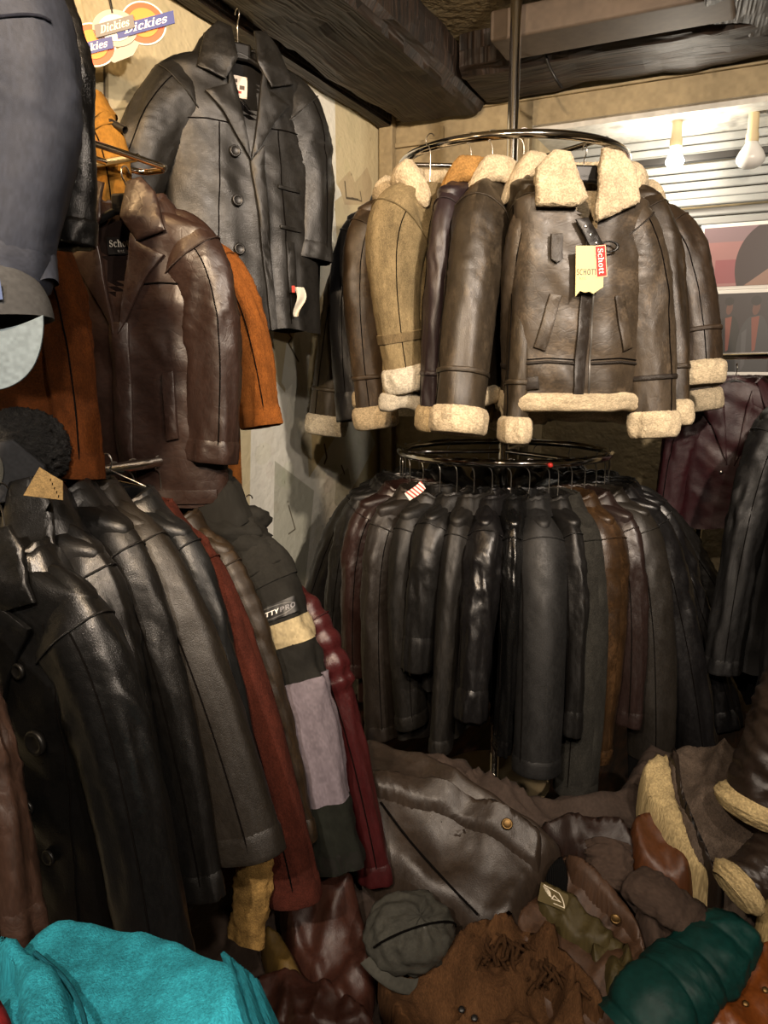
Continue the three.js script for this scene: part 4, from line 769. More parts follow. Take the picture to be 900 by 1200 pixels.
{ // grey cap hung by its strap under the navy jacket
  const g = thing('baseball_cap', 'grey baseball cap with pale blue visor hung below the navy jacket', 'cap');
  part('crown', gridGeo(40, 16, (u, v) => { const a = u * 6.2832, b = v * 1.6; return [.075 * Math.sin(b) * Math.cos(a), .085 * Math.cos(b), .06 * Math.sin(b) * Math.sin(a), u * .4, v * .15]; }, true), fabric(0x45474a), g);
  const vs = new THREE.Shape(); vs.moveTo(-.07, 0); vs.quadraticCurveTo(-.06, -.085, 0, -.09); vs.quadraticCurveTo(.06, -.085, .07, 0); vs.quadraticCurveTo(0, -.03, -.07, 0);
  const vg = new THREE.ExtrudeGeometry(vs, { depth: .003, bevelEnabled: true, bevelSize: .001, bevelThickness: .001, curveSegments: 14 }); vg.translate(0, -.004, .03); part('visor', vg, fabric(0x7f909b, { r: .6 }), g, 'pale blue visor');
  const lt = canvasTex(48, 48, (c) => { c.fillStyle = '#34466f'; c.fillRect(0, 0, 48, 48); c.fillStyle = '#d3415a'; c.fillRect(16, 0, 9, 48); c.fillStyle = '#e9d4da'; c.fillRect(25, 0, 5, 48); });
  const lg = new THREE.PlaneGeometry(.02, .026); lg.translate(.022, .028, .06); part('label', lg, new THREE.MeshStandardMaterial({ map: lt, roughness: .7, side: THREE.DoubleSide }), g, 'blue label with pink stripe');
  g.position.copy(P(-6, 376, 1.05)); g.rotation.set(-.1, .15, .1);
}
// ------------------------------------------------------------------ back recess: shutter, posters, bulbs
{
  const g = thing('roller_shutter', 'white slatted roller shutter behind the two bulbs', 'shutter'); room(g);
  const sm = new THREE.MeshStandardMaterial({ color: 0x8b8d8b, roughness: .5 }), n = 15, len = RAw - .8;
  const sg = box(len, .034, .018, 0, 0, 0, .008);
  for (let i = 0; i < n; i++) { const s = part('slat', sg, sm, g); s.position.set(.76 + len / 2, 2.56 - i * .0375, -.335 + (i % 5 === 2 ? .03 : 0)); s.rotation.x = i % 5 === 2 ? -.35 : 0; }
  const rb = box(len, .03, .03, .76 + len / 2, 2.475, -.29, .004); part('dark_rail', rb, M.blackPlastic, g, 'black cross rail');
  const rb2 = box(len, .03, .03, .76 + len / 2, 2.0, -.31, .004); part('bottom_rail', rb2, sm, g);
}
function bulbLamp(px, py, d, lit) {
  const p = P(px, py, d); const g = thing('reflector_bulb', lit ? 'glowing reflector bulb in a cream holder under the white soffit' : 'unlit white reflector bulb in a beige holder under the white soffit', 'lamp');
  const L = (a, seg = 32) => new THREE.LatheGeometry(a.map(([x, y]) => new THREE.Vector2(x, y)), seg);
  const top = (2.58 - p.y), k = lit ? 1 : 1.5;
  part('holder', L([[0, top], [.02, top], [.021, .078], [.024, .076], [.024, .048], [.021, .042], [0, .042]]), new THREE.MeshStandardMaterial({ color: 0xcdbb94, roughness: .5 }), g);
  const gl = lit ? new THREE.MeshStandardMaterial({ color: 0xffffff, emissive: 0xfff0d6, emissiveIntensity: 40 }) : new THREE.MeshPhysicalMaterial({ color: 0xe6e6e2, roughness: .25, clearcoat: .6 });
  part('bulb', L([[0, -.036], [.016, -.034], [.028, -.028], [.035, -.018], [.036, -.008], [.03, .006], [.018, .024], [.013, .034], [0, .036]]), gl, g).scale.setScalar(k);
  g.position.copy(p);
  if (lit) { const l = new THREE.PointLight(0xfff5e6, LIT, 0, 2); l.position.copy(p); l.castShadow = true; l.shadow.radius = 1.6; scene.add(l); }
}
const LIT = .42;
bulbLamp(791, 186, 3.32, true); bulbLamp(880, 181, 3.22, false);
function wallPoster(name, label, x0, y0, x1, y1, off, draw, w, h) {
  const a = onBack(x0, y0, off), b = onBack(x1, y1, off); const W = b.a - a.a, Hh = a.y - b.y; const g = thing(name, label, 'poster'); room(g);
  const bg = box(W + .03, Hh + .03, .012, 0, 0, -.007, .003); part('frame', bg, new THREE.MeshStandardMaterial({ color: 0xd8d6d0, roughness: .5 }), g).position.set(a.a + W / 2, a.y - Hh / 2, off);
  const m = part('print', new THREE.PlaneGeometry(W, Hh), new THREE.MeshStandardMaterial({ map: canvasTex(w, h, draw), color: 0xb0b0b0, roughness: .45 }), g); m.position.set(a.a + W / 2, a.y - Hh / 2, off + .0015);
  return g;
}
wallPoster('wall_poster', 'framed pink poster with a dark rounded shape below the shutter', 826, 268, 985, 330, -.27, (c, w, h) => {
  c.fillStyle = '#a98a92'; c.fillRect(0, 0, w, h); c.fillStyle = '#c98d8c'; c.fillRect(0, h * .25, w * .33, h); c.fillStyle = '#b8606a'; c.fillRect(w * .1, h * .55, w * .22, h * .4);
  c.fillStyle = '#341a20'; c.beginPath(); c.moveTo(w * .27, h); c.bezierCurveTo(w * .2, h * .5, w * .3, 0, w * .52, -.1 * h); c.lineTo(w * .8, 0); c.bezierCurveTo(w * .8, h * .5, w * .6, h * .9, w * .5, h); c.fill();
  c.fillStyle = '#b98d78'; c.beginPath(); c.moveTo(w * .32, h); c.bezierCurveTo(w * .42, h * .85, w * .5, h * .7, w * .62, h * .55); c.lineTo(w, h * .5); c.lineTo(w, h); c.fill();
}, 512, 220);
wallPoster('photo_poster', 'dark photo poster of figures in leather jackets below the pink one', 828, 345, 985, 436, -.27, (c, w, h) => {
  c.fillStyle = '#3a3236'; c.fillRect(0, 0, w, h); c.fillStyle = '#57474a'; c.fillRect(0, h * .6, w * .3, h * .4);
  const fig = (x, k, col) => {
    c.fillStyle = col; c.beginPath(); c.moveTo(x - 52 * k, h); c.bezierCurveTo(x - 60 * k, h * .55, x - 44 * k, h * .38, x - 16 * k, h * .3); c.lineTo(x + 18 * k, h * .28); c.bezierCurveTo(x + 48 * k, h * .36, x + 58 * k, h * .6, x + 50 * k, h); c.fill();
    c.fillStyle = '#a25644'; c.beginPath(); c.moveTo(x - 12 * k, h * .31); c.lineTo(x + 14 * k, h * .29); c.lineTo(x + 8 * k, h * .72); c.lineTo(x - 2 * k, h * .74); c.fill();
    c.fillStyle = 'rgba(150,150,155,.35)'; c.beginPath(); c.moveTo(x - 40 * k, h * .5); c.lineTo(x - 24 * k, h * .45); c.lineTo(x - 22 * k, h * .9); c.lineTo(x - 34 * k, h); c.fill();
    c.fillStyle = '#7d4f40'; c.beginPath(); c.ellipse(x + 2, h * .19, 12 * k, 24 * k, .15, 0, 7); c.fill(); c.fillStyle = '#191315'; c.beginPath(); c.ellipse(x, h * .1, 17 * k, 16 * k, .1, 0, 7); c.fill();
  };
  fig(90, 1, '#20221f'); fig(190, 1.15, '#4a4c50'); fig(310, 1, '#25282c'); fig(420, 1.1, '#33282a');
}, 512, 300);
// ------------------------------------------------------------------ garments at the right edge
{
  const g = thing('garment_rail', 'chrome rail at the right carrying the burgundy jacket', 'clothes rail');
  const a = P(835, 418, 2.98), b = P(1000, 418, 2.35); a.y = b.y = 1.64; part('rail_tube', tube([a, b], .0125, 2, 12), M.chrome, g);
  for (const q of [a, b]) part('post', tube([[q.x, 0, q.z], [q.x, 1.645, q.z]], .0125, 2, 12), M.chrome, g);
}
{
  let api = jacket('biker_jacket', 'burgundy leather biker jacket with snaps below the posters', 'jacket', { mat: leather(0x380d15, { r: .5 }), S: .17, W: .17, L: .55, D: .05, slv: { out: .03, len: .5, rz: .05 }, collar: { w: .09, t: .006, open: .8 } });
  const nk = P(862, 448, 2.86); hang(api, nk, -18); lapels(api, api.o.mat, { w: .1, bot: -.3 }); for (const [x, y] of [[-.07, -.1], [.075, -.1], [-.03, -.33]]) button(api.g, api.B, x, y, M.steel, 1.2, snapGeo, 'snap');
  hanger(nk, -18, .07, 'hanger holding the burgundy biker jacket');
  for (const [px, py, d, a, lab] of [[955, 466, 2.45, 14, 'black puckered jacket at the right rail in front of the burgundy one'], [1030, 500, 2.2, 10, 'black jacket at the far right of the right rail']]) {
    const j = jacket('leather_jacket', lab, 'jacket', { mat: leather(0x111010, { r: .6 }), S: .19, W: .2, L: .9, D: .06, fold: .03, slv: { out: .08, len: .8, rz: .07, wr: .012 }, collar: { w: .07, t: .02 } }); hang(j, P(px, py, d), a); hanger(P(px, py, d), a, .08, 'hanger of a black jacket on the right rail', 'hangers on the right rail');
  }
}
// ------------------------------------------------------------------ heap of clothes on the floor
function H(x, z) { // surface of the heap
  const d = -z; let h = .16 + .34 * sst(1.25, 2.05, d) - .3 * sst(2.45, 3.0, d) - .12 * sst(-.1, -.55, x) + .04 * N3(x * 2.2 + 4, z * 2.2, 1) + .015 * N3(x * 6, z * 6, 3);
  h += .05 * Math.exp(-(Math.pow((x - .95) / .3, 2) + Math.pow((d - 1.7) / .3, 2)));
  const st = lerp(2.06, 1.86, sst(.18, .45, x)) + .26 * sst(.62, .85, x); h -= .42 * sst(st, st + .34, d);
  return Math.max(.02, h);
}
function hitH(px, py, Hf = H) { let lo = .4, hi = 4; for (let i = 0; i < 60; i++) { const d = .5 + i * .05, p = P(px, py, d); if (p.y < Hf(p.x, p.z)) { hi = d; lo = d - .05; break; } } for (let i = 0; i < 24; i++) { const m = (lo + hi) / 2, p = P(px, py, m); if (p.y < Hf(p.x, p.z)) hi = m; else lo = m; } return P(px, py, (lo + hi) / 2); }
function segD(p, a, b) { const ax = b[0] - a[0], ay = b[1] - a[1], t = clamp(((p[0] - a[0]) * ax + (p[1] - a[1]) * ay) / (ax * ax + ay * ay || 1), 0, 1); return Math.hypot(p[0] - a[0] - ax * t, p[1] - a[1] - ay * t); }
// a garment lying on the heap: outline taken on the heap's surface (floor plan), rounded edges, folds, its own thickness
function lying(outPx, o) {
  const Hf = o.H ?? H, up = ((o.puff ?? .03) + (o.lift ?? 0)) * .75, base = outPx.map(([x, y]) => hitH(x, y, (a, b) => Hf(a, b) + up)), pl = base.map((v) => [v.x, v.z]);
  const sm = new THREE.CatmullRomCurve3(pl.map(([x, z]) => V3(x, 0, z)), true, 'centripetal').getPoints(pl.length * 5).slice(0, -1).map((v) => [v.x, v.z]);
  const shp = new THREE.Shape(sm.map(([x, z]) => new THREE.Vector2(x, -z)));
  let g = new THREE.ShapeGeometry(shp); g.deleteAttribute('normal'); g.deleteAttribute('uv'); g = new TessellateModifier(o.edge ?? .014, 24).modify(g.toNonIndexed());
  let q = g.attributes.position; g = mergeVertices(g, 1e-5); q = g.attributes.position;
  const uv = new Float32Array(q.count * 2), sd = o.sd ?? (seedN += 3.1), pf = o.puff ?? .03, ew = o.ew ?? .02, fa = o.fold ?? .012, fd = o.fdir ?? 0, cf = Math.cos(fd), sf = Math.sin(fd), fq = o.fq ?? 9;
  for (let i = 0; i < q.count; i++) {
    const x = q.getX(i), z = -q.getY(i); let d = 9; for (let k = 0; k < sm.length; k++) d = Math.min(d, segD([x, z], sm[k], sm[(k + 1) % sm.length]));
    const e = Math.min(1, d / ew), prof = Math.sqrt(1 - (1 - e) * (1 - e));
    const a = x * cf + z * sf, b = -x * sf + z * cf;
    let f = fa * (Math.pow(ridge(N3(a * fq + sd, b * fq * .25, sd)), 2) * 1.3 + .6 * N3(x * 7 + sd, z * 7, 2) + .25 * N3(x * 22, z * 22, sd));
    if (o.rel) f += o.rel(x, z, d);
    q.setXYZ(i, x, Hf(x, z) + (o.lift ?? 0) - .03 * (1 - prof) + pf * prof + f * prof, z); uv[i * 2] = x; uv[i * 2 + 1] = z;
  }
  g.setAttribute('uv', new THREE.BufferAttribute(uv, 2)); g.computeVertexNormals();
  let ny = 0; const nn = g.attributes.normal; for (let i = 0; i < nn.count; i++) ny += nn.getY(i);
  if (ny < 0) { const id = g.index.array; for (let i = 0; i < id.length; i += 3) { const t = id[i]; id[i] = id[i + 1]; id[i + 1] = t; } g.computeVertexNormals(); }
  return g;
}
// free sleeve: a soft tube through points, radius list, flattening, optional ribs
function softTube(pts, rad, o = {}) {
  const c = new THREE.CatmullRomCurve3(pts), nv = o.nv ?? 60, nu = 36, sd = o.sd ?? (seedN += 2.3), fr = c.computeFrenetFrames(nv, false);
  const up = V3(0, 1, 0);
  return gridGeo(nu, nv, (u, v) => {
    const p = c.getPointAt(v), t = c.getTangentAt(v), n = V3().crossVectors(t, up).normalize(), b = V3().crossVectors(n, t).normalize(), an = u * Math.PI * 2;
    const x = v * (rad.length - 1), i = Math.min(rad.length - 2, Math.floor(x)); let r = lerp(rad[i], rad[i + 1], x - i);
    if (o.cap && v < .1) r *= Math.sqrt(1 - Math.pow(1 - v / .1, 2)); if (o.cap2 && v > .92) r *= Math.sqrt(Math.max(0, 1 - Math.pow((v - .92) / .08, 2)));
    const w = (o.wr ?? .006) * (N3(v * 7 + sd, Math.cos(an) * 1.3, Math.sin(an) * 1.3) + .5 * Math.pow(ridge(N3(v * 12 + Math.cos(an) + sd, Math.sin(an) * 1.5, 4)), 3)); r += w + (o.disp ? o.disp(v, an) : 0);
    const q = p.clone().addScaledVector(n, r * Math.cos(an)).addScaledVector(b, r * (o.flat ?? .7) * Math.sin(an)); return [q.x, q.y, q.z, u * 6 * rad[0], v * c.getLength()];
  }, true);
}
const GH = (px, py, up = .03) => hitH(px, py, (a, b) => H(a, b) + up);
{ // everything buried in the heap
  const g = gridGeo(170, 170, (u, v) => { const z = lerp(-1.05, -2.95, v), x = lerp(Math.max(-.62, -.489 * (3.8 + z) + .12), 1.75, u), e = Math.min(1, Math.min(u, 1 - u, v, 1 - v) * 12); return [x, (H(x, z) - .05 + .025 * Math.pow(ridge(N3(x * 6 + 1.5 * N3(z * 2, x * 2, 1), z * 5, 9)), 3)) * e, z, x, z]; }, false);
  const m = tag(new THREE.Mesh(g, fabric(0x4d4038)), 'clothes_heap', 'heap of crumpled brown clothes covering the floor under the racks', 'clothes'); m.userData.kind = 'stuff';
}
{
  const g = thing('leather_jacket', 'oxblood leather jacket crumpled on the floor beside the grey cap', 'jacket', undefined);
  part('body', lying([[330, 1030], [372, 1008], [405, 1020], [425, 1062], [440, 1120], [436, 1165], [424, 1195], [395, 1188], [360, 1150], [335, 1100]], { puff: .05, fold: .03, fdir: .5, fq: 9 }), leather(0x4f2d22, { r: .48 }), g);
  part('panel', lying([[300, 1150], [360, 1145], [420, 1180], [450, 1215], [300, 1215]], { puff: .04, fold: .02, lift: .01 }), leather(0x45261c, { r: .48 }), g); setBase(g);
}
{
  const g = thing('leather_belt', 'mustard brown strap of leather lying near the fringed teal suede', 'strap');
  part('strap', lying([[306, 1092], [326, 1088], [348, 1125], [372, 1180], [352, 1195], [328, 1160]], { puff: .03, fold: .012, lift: .02 }), leather(0x6b5322, { r: .6 }), g); setBase(g);
}
{ // tan cuff below the charcoal coat
  const g = thing('knit_cuff_sleeve', 'tan sheepskin sleeve end hanging below the charcoal brown coat', 'sleeve');
  part('sleeve', softTube([P(300, 985, 1.44), P(296, 1040, 1.42), P(288, 1100, 1.4)], [.036, .042, .045], { wr: .006, flat: .6, nv: 30 }), suede(0xa3824c), g); setBase(g);
}
{
  const g = thing('leather_jacket', 'very dark brown leather jacket buried under the rack behind the taupe sleeves', 'jacket');
  part('body', lying([[632, 960], [690, 958], [735, 968], [750, 1005], [705, 1030], [655, 1000]], { puff: .05, fold: .02 }), leather(0x2c1a12, { r: .5 }), g); setBase(g);
}
{
  const g = thing('leather_jacket', 'amber brown leather jacket poking out beside the open shearling coat', 'jacket');
  part('body', lying([[738, 962], [770, 945], [792, 975], [812, 1015], [812, 1050], [775, 1040], [742, 1012]], { puff: .07, fold: .015 }), leather(0x63381a, { r: .5 }), g); setBase(g);
}
{
  const wm = fabric(0x54443a, { r: .9 }); const g = thing('wool_jacket', 'taupe wool jacket with sleeves folded across the heap', 'jacket');
  part('sleeve', softTube([GH(712, 985, .06), GH(712, 1010, .07), GH(702, 1035, .05)], [.05, .055, .05], { wr: .008, flat: .6, cap: 1, cap2: 1, nv: 36 }), wm, g);
  const sl = part('sleeve', softTube([GH(738, 1030, .08), GH(770, 1050, .09), GH(805, 1076, .09), GH(832, 1100, .08)], [.055, .062, .062, .056], { wr: .006, flat: .6, cap: 1 }), wm, g);
  part('cuff_band', softTube([GH(808, 1078, .092), GH(832, 1101, .083)], [.064, .061], { wr: .004, flat: .6, nv: 16 }), fabric(0x4a3b32, { r: .9 }), sl);
  part('body', lying([[742, 1068], [785, 1078], [822, 1108], [795, 1140], [765, 1130], [748, 1100]], { puff: .05, fold: .03 }), wm, g); setBase(g);
}
{
  const br = leather(0x5a3e29, { r: .62 }); const g = thing('field_jacket', 'brown canvas jacket lying open with olive satin lining and white emblem', 'jacket');
  part('body', lying([[600, 1080], [640, 1030], [660, 998], [692, 1014], [728, 1050], [752, 1090], [762, 1135], [750, 1190], [720, 1215], [650, 1215]], { puff: .05, fold: .012, fdir: 1.0 }), br, g);
  const ln = part('lining', lying([[628, 1068], [634, 1038], [668, 1052], [694, 1076], [722, 1098], [716, 1114], [690, 1118], [655, 1096]], { puff: .05, fold: .014, lift: .03, fdir: .8 }), fabric(0x5a4f30, { r: .42 }), g, 'olive satin lining');
  part('lining_fold', lying([[690, 1118], [722, 1100], [738, 1115], [748, 1145], [738, 1175], [715, 1180], [702, 1150]], { puff: .04, fold: .03, lift: .03, fq: 16, fdir: .2 }), fabric(0x5a4f30, { r: .42 }), g, 'crumpled olive satin');
  part('front_edge', lying([[660, 1000], [692, 1016], [730, 1052], [756, 1098], [760, 1130], [735, 1095], [700, 1062], [668, 1035]], { puff: .07, fold: .008, lift: .02 }), br, g);
  part('knit_collar', lying([[636, 1030], [656, 1006], [668, 1020], [664, 1040], [648, 1042]], { puff: .09, fold: .006, lift: .03 }), BKNIT, g, 'black knit collar');
  const et = canvasTex(192, 160, (c) => { c.fillStyle = '#5a4f30'; c.fillRect(0, 0, 192, 160); c.strokeStyle = '#f0e6cf'; c.lineWidth = 7; c.beginPath(); c.moveTo(20, 10); c.lineTo(120, 20); c.quadraticCurveTo(160, 60, 172, 130); c.lineTo(100, 130); c.stroke(); c.beginPath(); c.moveTo(95, 60); c.lineTo(140, 92); c.lineTo(86, 96); c.closePath(); c.stroke(); c.fillStyle = '#f0e6cf'; c.lineWidth = 4; for (let i = 0; i < 7; i++) { c.beginPath(); c.moveTo(14 + i * 6, 22 + i * 8); c.quadraticCurveTo(50 + i * 5, 20 + i * 10, 70 + i * 2, 50 + i * 7); c.stroke(); } c.beginPath(); c.moveTo(48, 44); c.lineTo(80, 86); c.lineTo(62, 84); c.fill(); });
  const cor = [[634, 1036], [668, 1052], [664, 1072], [630, 1058]]  .map(([x, y]) => GH(x, y, .09)); const eg = gridGeo(10, 8, (u, v) => { const a = cor[0].clone().lerp(cor[1], u), b = cor[3].clone().lerp(cor[2], u), p = a.lerp(b, v); return [p.x, H(p.x, p.z) + .096, p.z, u, 1 - v]; }, false);
  part('emblem', eg, new THREE.MeshStandardMaterial({ map: et, roughness: .6, side: THREE.DoubleSide }), ln, 'white embroidered emblem');
  for (const [x, y] of [[721, 1078]]) { const b = part('button', btnGeo, M.brass, g); b.position.copy(GH(x, y, .1)); b.rotation.x = -1.2; }
  setBase(g);
}
{
  const sm = suede(0x63452b); const g = thing('fringed_jacket', 'brown suede jacket with fringe lying in front of the heap', 'jacket');
  part('body', lying([[444, 1135], [470, 1122], [535, 1112], [560, 1096], [602, 1090], [640, 1106], [668, 1140], [682, 1180], [690, 1230], [470, 1230], [448, 1172]], { puff: .04, fold: .045, lift: .02, fdir: 1.0, fq: 9, ew: .015 }), sm, g);
  part('collar', lying([[618, 1092], [648, 1106], [690, 1140], [712, 1185], [690, 1190], [655, 1145], [628, 1112]], { puff: .1, fold: .014, lift: .0 }), sm, g);
  for (let i = 0; i < 34; i++) {
    const t = i / 33, px = lerp(548, 655, t) + rr(-4, 4), py = lerp(1092, 1140, t * t) + rr(-5, 5), pts = []; let x = px, y = py;
    const dx = rr(-6, 9), dy = rr(5, 12); for (let k = 0; k < 5; k++) { pts.push(GH(x, y, .1 + .012 * Math.sin(k * 1.7 + i))); x += dx + rr(-4, 4); y += dy * .8 + rr(-2, 3); }
    part('fringe_strand', tube(pts, .0046, 14, 5), sm, g);
  }
  for (const [x, y] of [[541, 1183], [556, 1193]]) { const b = part('snap', snapGeo, M.blackPlastic, g); b.position.copy(GH(x, y, .1)); b.rotation.x = -1.1; b.scale.setScalar(1.2); }
  setBase(g);
}
{
  const lm = leather(0x3d3229, { r: .44 }); const g = thing('leather_coat', 'large brown leather coat slumped over the heap, brass button on its front', 'coat');
  part('body', lying([[412, 900], [425, 866], [455, 868], [500, 884], [545, 905], [592, 934], [640, 968], [661, 990], [650, 1015], [625, 1055], [600, 1092], [585, 1096], [540, 1075], [490, 1052], [440, 1022], [412, 985], [408, 940]], { puff: .07, fold: .009, lift: .02, fdir: 2.2, fq: 4, ew: .04, edge: .012 }), lm, g);
  part('front_flap', lying([[430, 912], [480, 915], [540, 930], [590, 950], [636, 984], [630, 1026], [612, 1018], [570, 988], [520, 965], [470, 948], [438, 938]], { puff: .07, fold: .009, lift: .05, ew: .018, fdir: 2.2, fq: 4 }), lm, g);
  part('pocket_flap', lying([[512, 968], [520, 962], [545, 975], [550, 988], [532, 994], [514, 978]], { puff: .07, fold: .004, lift: .03, ew: .008 }), lm, g);
  const sl = [[446, 940], [480, 985], [520, 1030], [560, 1072]].map(([x, y]) => GH(x, y, .1)); part('seam', tube(sl, .003, 30, 5), M.thread, g);
  const b = part('button', btnGeo, M.brass, g); b.position.copy(GH(594, 966, .13)); b.rotation.x = -.9; b.scale.setScalar(1.2);
  setBase(g);
}
{ // soft grey cap in clear wrap
  const g = thing('flat_cap', 'soft grey-green cap with shiny clear film lying against the brown coat', 'cap'); const gm = fabric(0x53524a, { r: .8 }), c = GH(480, 1092, .12);
  part('crown', gridGeo(56, 24, (u, v) => { const a = u * 6.2832, b = v * 2.3, k = 1 + .09 * N3(Math.cos(a) * 2 + 3, Math.sin(a) * 2, b * 2) + .04 * Math.pow(ridge(N3(Math.cos(a) * 4, Math.sin(a) * 4, b * 4)), 4); return [.105 * Math.sin(b) * Math.cos(a) * k, .07 * Math.cos(b) * k, .085 * Math.sin(b) * Math.sin(a) * k, u * .6, v * .3]; }, true), gm, g);
  part('brim', gridGeo(48, 14, (u, v) => { const a = lerp(-.2, 2.9, u), r = lerp(.088, .115, Math.sin(v * Math.PI)); return [r * 1.1 * Math.cos(a), -.022 - .035 * v + .012 * Math.sin(a * 3), r * .95 * Math.sin(a), u * .3, v * .05]; }, false), gm, g);
  part('film', gridGeo(24, 16, (u, v) => { const a = lerp(.3, 2.0, u), b = lerp(.25, 1.3, v), k = 1.06 + .05 * N3(u * 5, v * 5, 8); return [.105 * Math.sin(b) * Math.cos(a) * k, .07 * Math.cos(b) * k, .085 * Math.sin(b) * Math.sin(a) * k, u * .2, v * .2]; }, false), new THREE.MeshPhysicalMaterial({ color: 0xffffff, transmission: 1, roughness: .08, thickness: 0, side: THREE.DoubleSide }), g, 'shiny clear plastic film');
  part('seam', tube(Array.from({ length: 12 }, (_, i) => { const b = lerp(-1.3, 1.3, i / 11); return [.108 * Math.sin(b) * 1.02, .074 * Math.cos(b) * 1.02, .02]; }), .0025, 30, 5), M.thread, g);
  g.position.copy(c); g.rotation.set(.55, .35, -.35);
}
{
  const om = leather(0x86481c, { r: .36, crease: 1 }); const g = thing('leather_jacket', 'shiny cognac orange leather jacket with snaps at the foot of the heap', 'jacket');
  part('body', lying([[785, 1215], [820, 1170], [858, 1135], [900, 1105], [930, 1110], [930, 1215]], { puff: .06, fold: .02, fdir: .9 }), om, g);
  for (const [x, y] of [[850, 1190], [874, 1176], [897, 1160]]) { const b = part('snap', snapGeo, M.brass, g); b.position.copy(GH(x, y, .085)); b.rotation.x = -1.1; b.scale.setScalar(1.1); }
  setBase(g);
}
{
  const pm = fabric(0x0f423d, { r: .5 }); const g = thing('puffer_jacket', 'dark teal quilted puffer jacket sleeve lying across the heap', 'jacket');
  part('sleeve', softTube([GH(862, 1078, .09), GH(845, 1108, .10), GH(805, 1145, .10), GH(765, 1178, .09), GH(735, 1215, .07)], [.055, .075, .082, .085, .08], { wr: .006, flat: .8, cap: 1, nv: 110, disp: (v) => .014 * Math.pow(Math.abs(Math.sin(v * Math.PI * 4.2 + .3)), .45) - .008 }), pm, g);
  part('body', lying([[720, 1205], [800, 1190], [850, 1230], [830, 1300], [720, 1300]], { puff: .05, fold: .02 }), pm, g); setBase(g);
}
{ // open shearling coat and its neighbours on the right
  const g = thing('shearling_coat', 'grey-brown suede shearling coat slumped open with cream fleece inside', 'coat'); const su = suede(0x6c5e52);
  part('body', lying([[782, 885], [830, 880], [905, 900], [905, 1010], [880, 1030], [850, 1050], [812, 1020], [790, 960]], { puff: .1, fold: .02, fdir: .7, lift: .0 }), su, g);
  part('fleece_lining', lying([[748, 905], [772, 890], [784, 888], [796, 940], [812, 985], [838, 1040], [846, 1062], [820, 1040], [788, 1000], [762, 955]], { puff: .1, fold: .014, lift: .0, rel: (x, z) => .004 * N3(x * 60, z * 60, 1) + .003 * N3(x * 120, z * 120, 2) }), wool(0xcdb98c), g, 'cream fleece lining');
  part('front_edge', lying([[784, 886], [794, 888], [806, 945], [828, 1000], [850, 1050], [842, 1058], [816, 1000], [794, 940]], { puff: .13, fold: .004, lift: .0, ew: .012 }), leather(0x32271f, { r: .5 }), g, 'dark leather edge'); setBase(g);
}
{
  const g = thing('shearling_jacket', 'dark brown shearling jacket at the heap with two cream cuffs pointing inwards', 'jacket'); const lm = leather(0x33271f, { r: .42 });
  const A = [P(945, 800, 1.62), P(918, 860, 1.6), P(882, 940, 1.58)], Bq = [P(940, 985, 1.52), P(905, 1010, 1.5), P(866, 1038, 1.47)];
  const sa = part('sleeve', softTube(A, [.09, .078, .066], { wr: .007, flat: .9 }), lm, g), sb = part('sleeve', softTube(Bq, [.075, .06, .05], { wr: .005, flat: .85 }), lm, g);
  const cuff = (a, b, r, parent) => { const q = softTube([a, a.clone().lerp(b, .5), b], [r, r * 1.12, r], { wr: .003, flat: .9, nv: 24, disp: (v, an) => .012 * Math.sin(v * Math.PI) + .002 * N3(Math.cos(an) * 9, Math.sin(an) * 9, v * 6) }); part('cuff', q, wool(0xcdb98c), parent, 'cream shearling cuff'); };
  cuff(P(886, 932, 1.58), P(876, 956, 1.575), .068, sa); cuff(P(874, 1032, 1.475), P(856, 1046, 1.465), .05, sb);
  part('body', lying([[905, 900], [960, 880], [1000, 980], [980, 1100], [915, 1080]], { puff: .12, fold: .02 }), lm, g);
  part('hem_fleece', lying([[885, 1062], [905, 1050], [925, 1080], [915, 1110], [892, 1098]], { puff: .1, fold: .01, rel: (x, z) => .004 * N3(x * 60, z * 60, 1) }), wool(0xbfa878), g, 'cream fleece edge'); setBase(g);
}
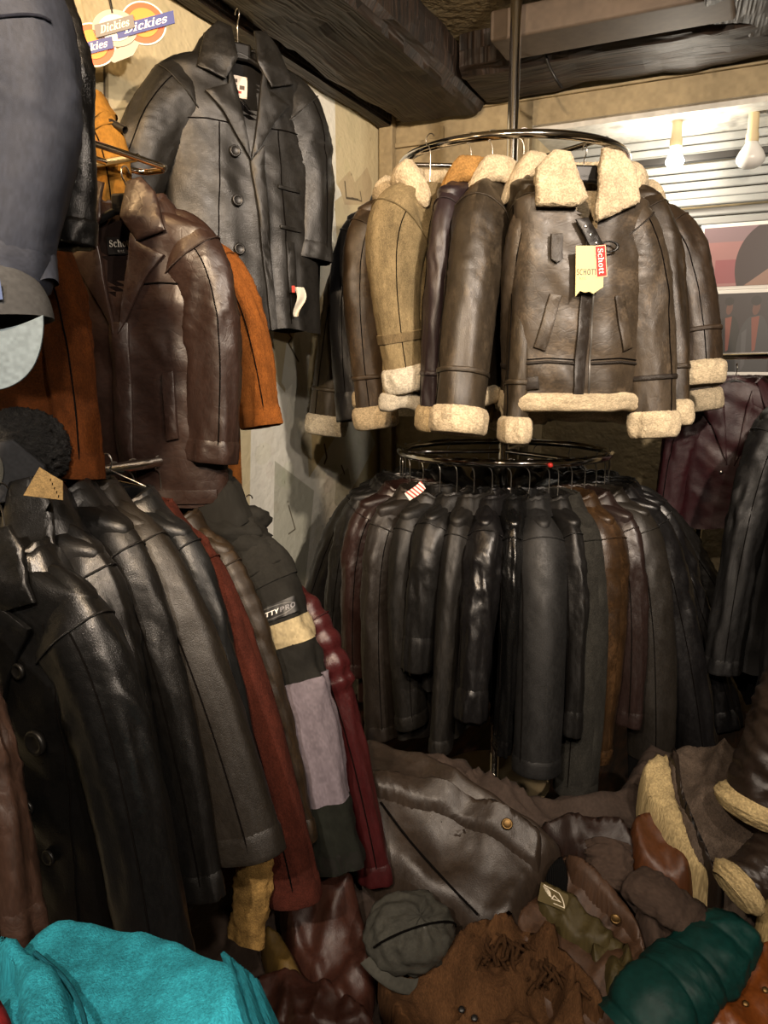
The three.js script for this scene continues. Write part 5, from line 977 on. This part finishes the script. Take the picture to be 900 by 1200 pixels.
// ------------------------------------------------------------------ teal suede on its crate
{
  const CT = .82; const g = thing('wooden_crate', 'plain wooden crate under the teal suede jacket', 'crate'); const wg = T.woodgrain.clone(); wg.repeat.set(2, 2); wg.needsUpdate = true; const wm = new THREE.MeshStandardMaterial({ map: wg, color: 0x7a5a3a, roughness: .7 });
  const X0 = -.64, X1 = -.27, Z0 = -.84, Z1 = -.5;
  for (let i = 0; i < 6; i++) { const h = (CT - .02) / 6; for (const z of [Z0, Z1]) part('plank', box(X1 - X0, h - .012, .018, (X0 + X1) / 2, h * (i + .5), z, .003), wm, g); for (const x of [X0, X1]) part('plank', box(.018, h - .012, Z1 - Z0 - .02, x, h * (i + .5), (Z0 + Z1) / 2, .003), wm, g); }
  part('lid', box(X1 - X0 + .02, .02, Z1 - Z0 + .02, (X0 + X1) / 2, CT - .01, (Z0 + Z1) / 2, .004), wm, g); setBase(g);
  const H2 = (x, z) => CT + .03 + .045 * sst(.0, .25, x - -.75) + .03 * Math.sin(x * 7 + 1) - .02 - .45 * Math.pow(sst(-.18, .05, x), 1.3) - .5 * sst(-.97, -1.15, z);
  const tm = suede(0x35a9bd), t = thing('fringed_jacket', 'bright teal suede jacket with fringe laid over the crate', 'jacket');
  part('body', lying([[-12, 1150], [20, 1100], [62, 1074], [110, 1074], [160, 1082], [215, 1098], [268, 1122], [300, 1150], [322, 1200], [330, 1260], [-12, 1260]], { H: H2, puff: .05, fold: .008, ew: .035 }), tm, t);
  part('collar', lying([[-12, 1090], [0, 1092], [38, 1114], [72, 1142], [92, 1175], [104, 1260], [20, 1260], [10, 1160], [-12, 1130]], { H: H2, puff: .065, fold: .012, lift: .006, ew: .02 }), tm, t);
  for (let i = 0; i < 16; i++) { const k = i / 15, a = [lerp(262, 300, k), lerp(1118, 1150, k)], pts = []; for (let j = 0; j < 5; j++) { pts.push(hitH(a[0] + j * 9 + rr(-1, 1), a[1] + j * lerp(26, 20, k), (q, z) => H2(q, z) + .052 + .004 * Math.sin(j + i))); } part('fringe_strand', tube(pts, .0036, 14, 5), tm, t); }
  part('seam', tube([[40, 1116], [74, 1146], [94, 1180], [104, 1220]].map(([x, y]) => hitH(x, y, (q, z) => H2(q, z) + .072)), .003, 24, 5), suede(0x2a8b9e), t); setBase(t);
  const r = thing('red_scarf', 'red cloth peeking out under the teal suede collar', 'cloth'); part('cloth', lying([[-12, 1170], [0, 1165], [16, 1180], [24, 1230], [-12, 1240]], { H: H2, puff: .06, lift: .02, fold: .006 }), fabric(0x8c1a1c), r); setBase(r);
}

// ------------------------------------------------------------------ ceiling lamps of the shop
const lampGlass = new THREE.MeshStandardMaterial({ color: 0xffffff, emissive: 0xffe6c4, emissiveIntensity: 4 }), lampBody = new THREE.MeshStandardMaterial({ color: 0xcdbb94, roughness: .5 });
for (const l of LAMPS) {
  const p = V3(...l.at), g = thing('ceiling_spot', 'lit reflector spot bulb on a bent ceiling holder', 'lamp', 'spot bulbs on the shop ceiling');
  const dir = V3(...l.to).sub(p).normalize();
  const bulb = new THREE.LatheGeometry([[0, -.036], [.016, -.034], [.028, -.028], [.035, -.018], [.036, -.008], [.03, .006], [.018, .024], [.013, .034], [0, .036]].map(([x, y]) => new THREE.Vector2(x, y)), 28);
  part('bulb', bulb, lampGlass, g).quaternion.setFromUnitVectors(V3(0, -1, 0), dir);
  part('holder', tube([dir.clone().multiplyScalar(-.03), dir.clone().multiplyScalar(-.1), V3(-dir.x * .11, CEIL - p.y, -dir.z * .11)], .018, 16, 12), lampBody, g);
  g.position.copy(p);
  const s = new THREE.SpotLight(l.col, l.cd, 0, l.ang, .6, 2); s.position.copy(p).addScaledVector(dir, .045); s.target.position.set(...l.to); s.castShadow = true; s.shadow.radius = 1.8; scene.add(s, s.target);
}
renderer.render(scene, camera);
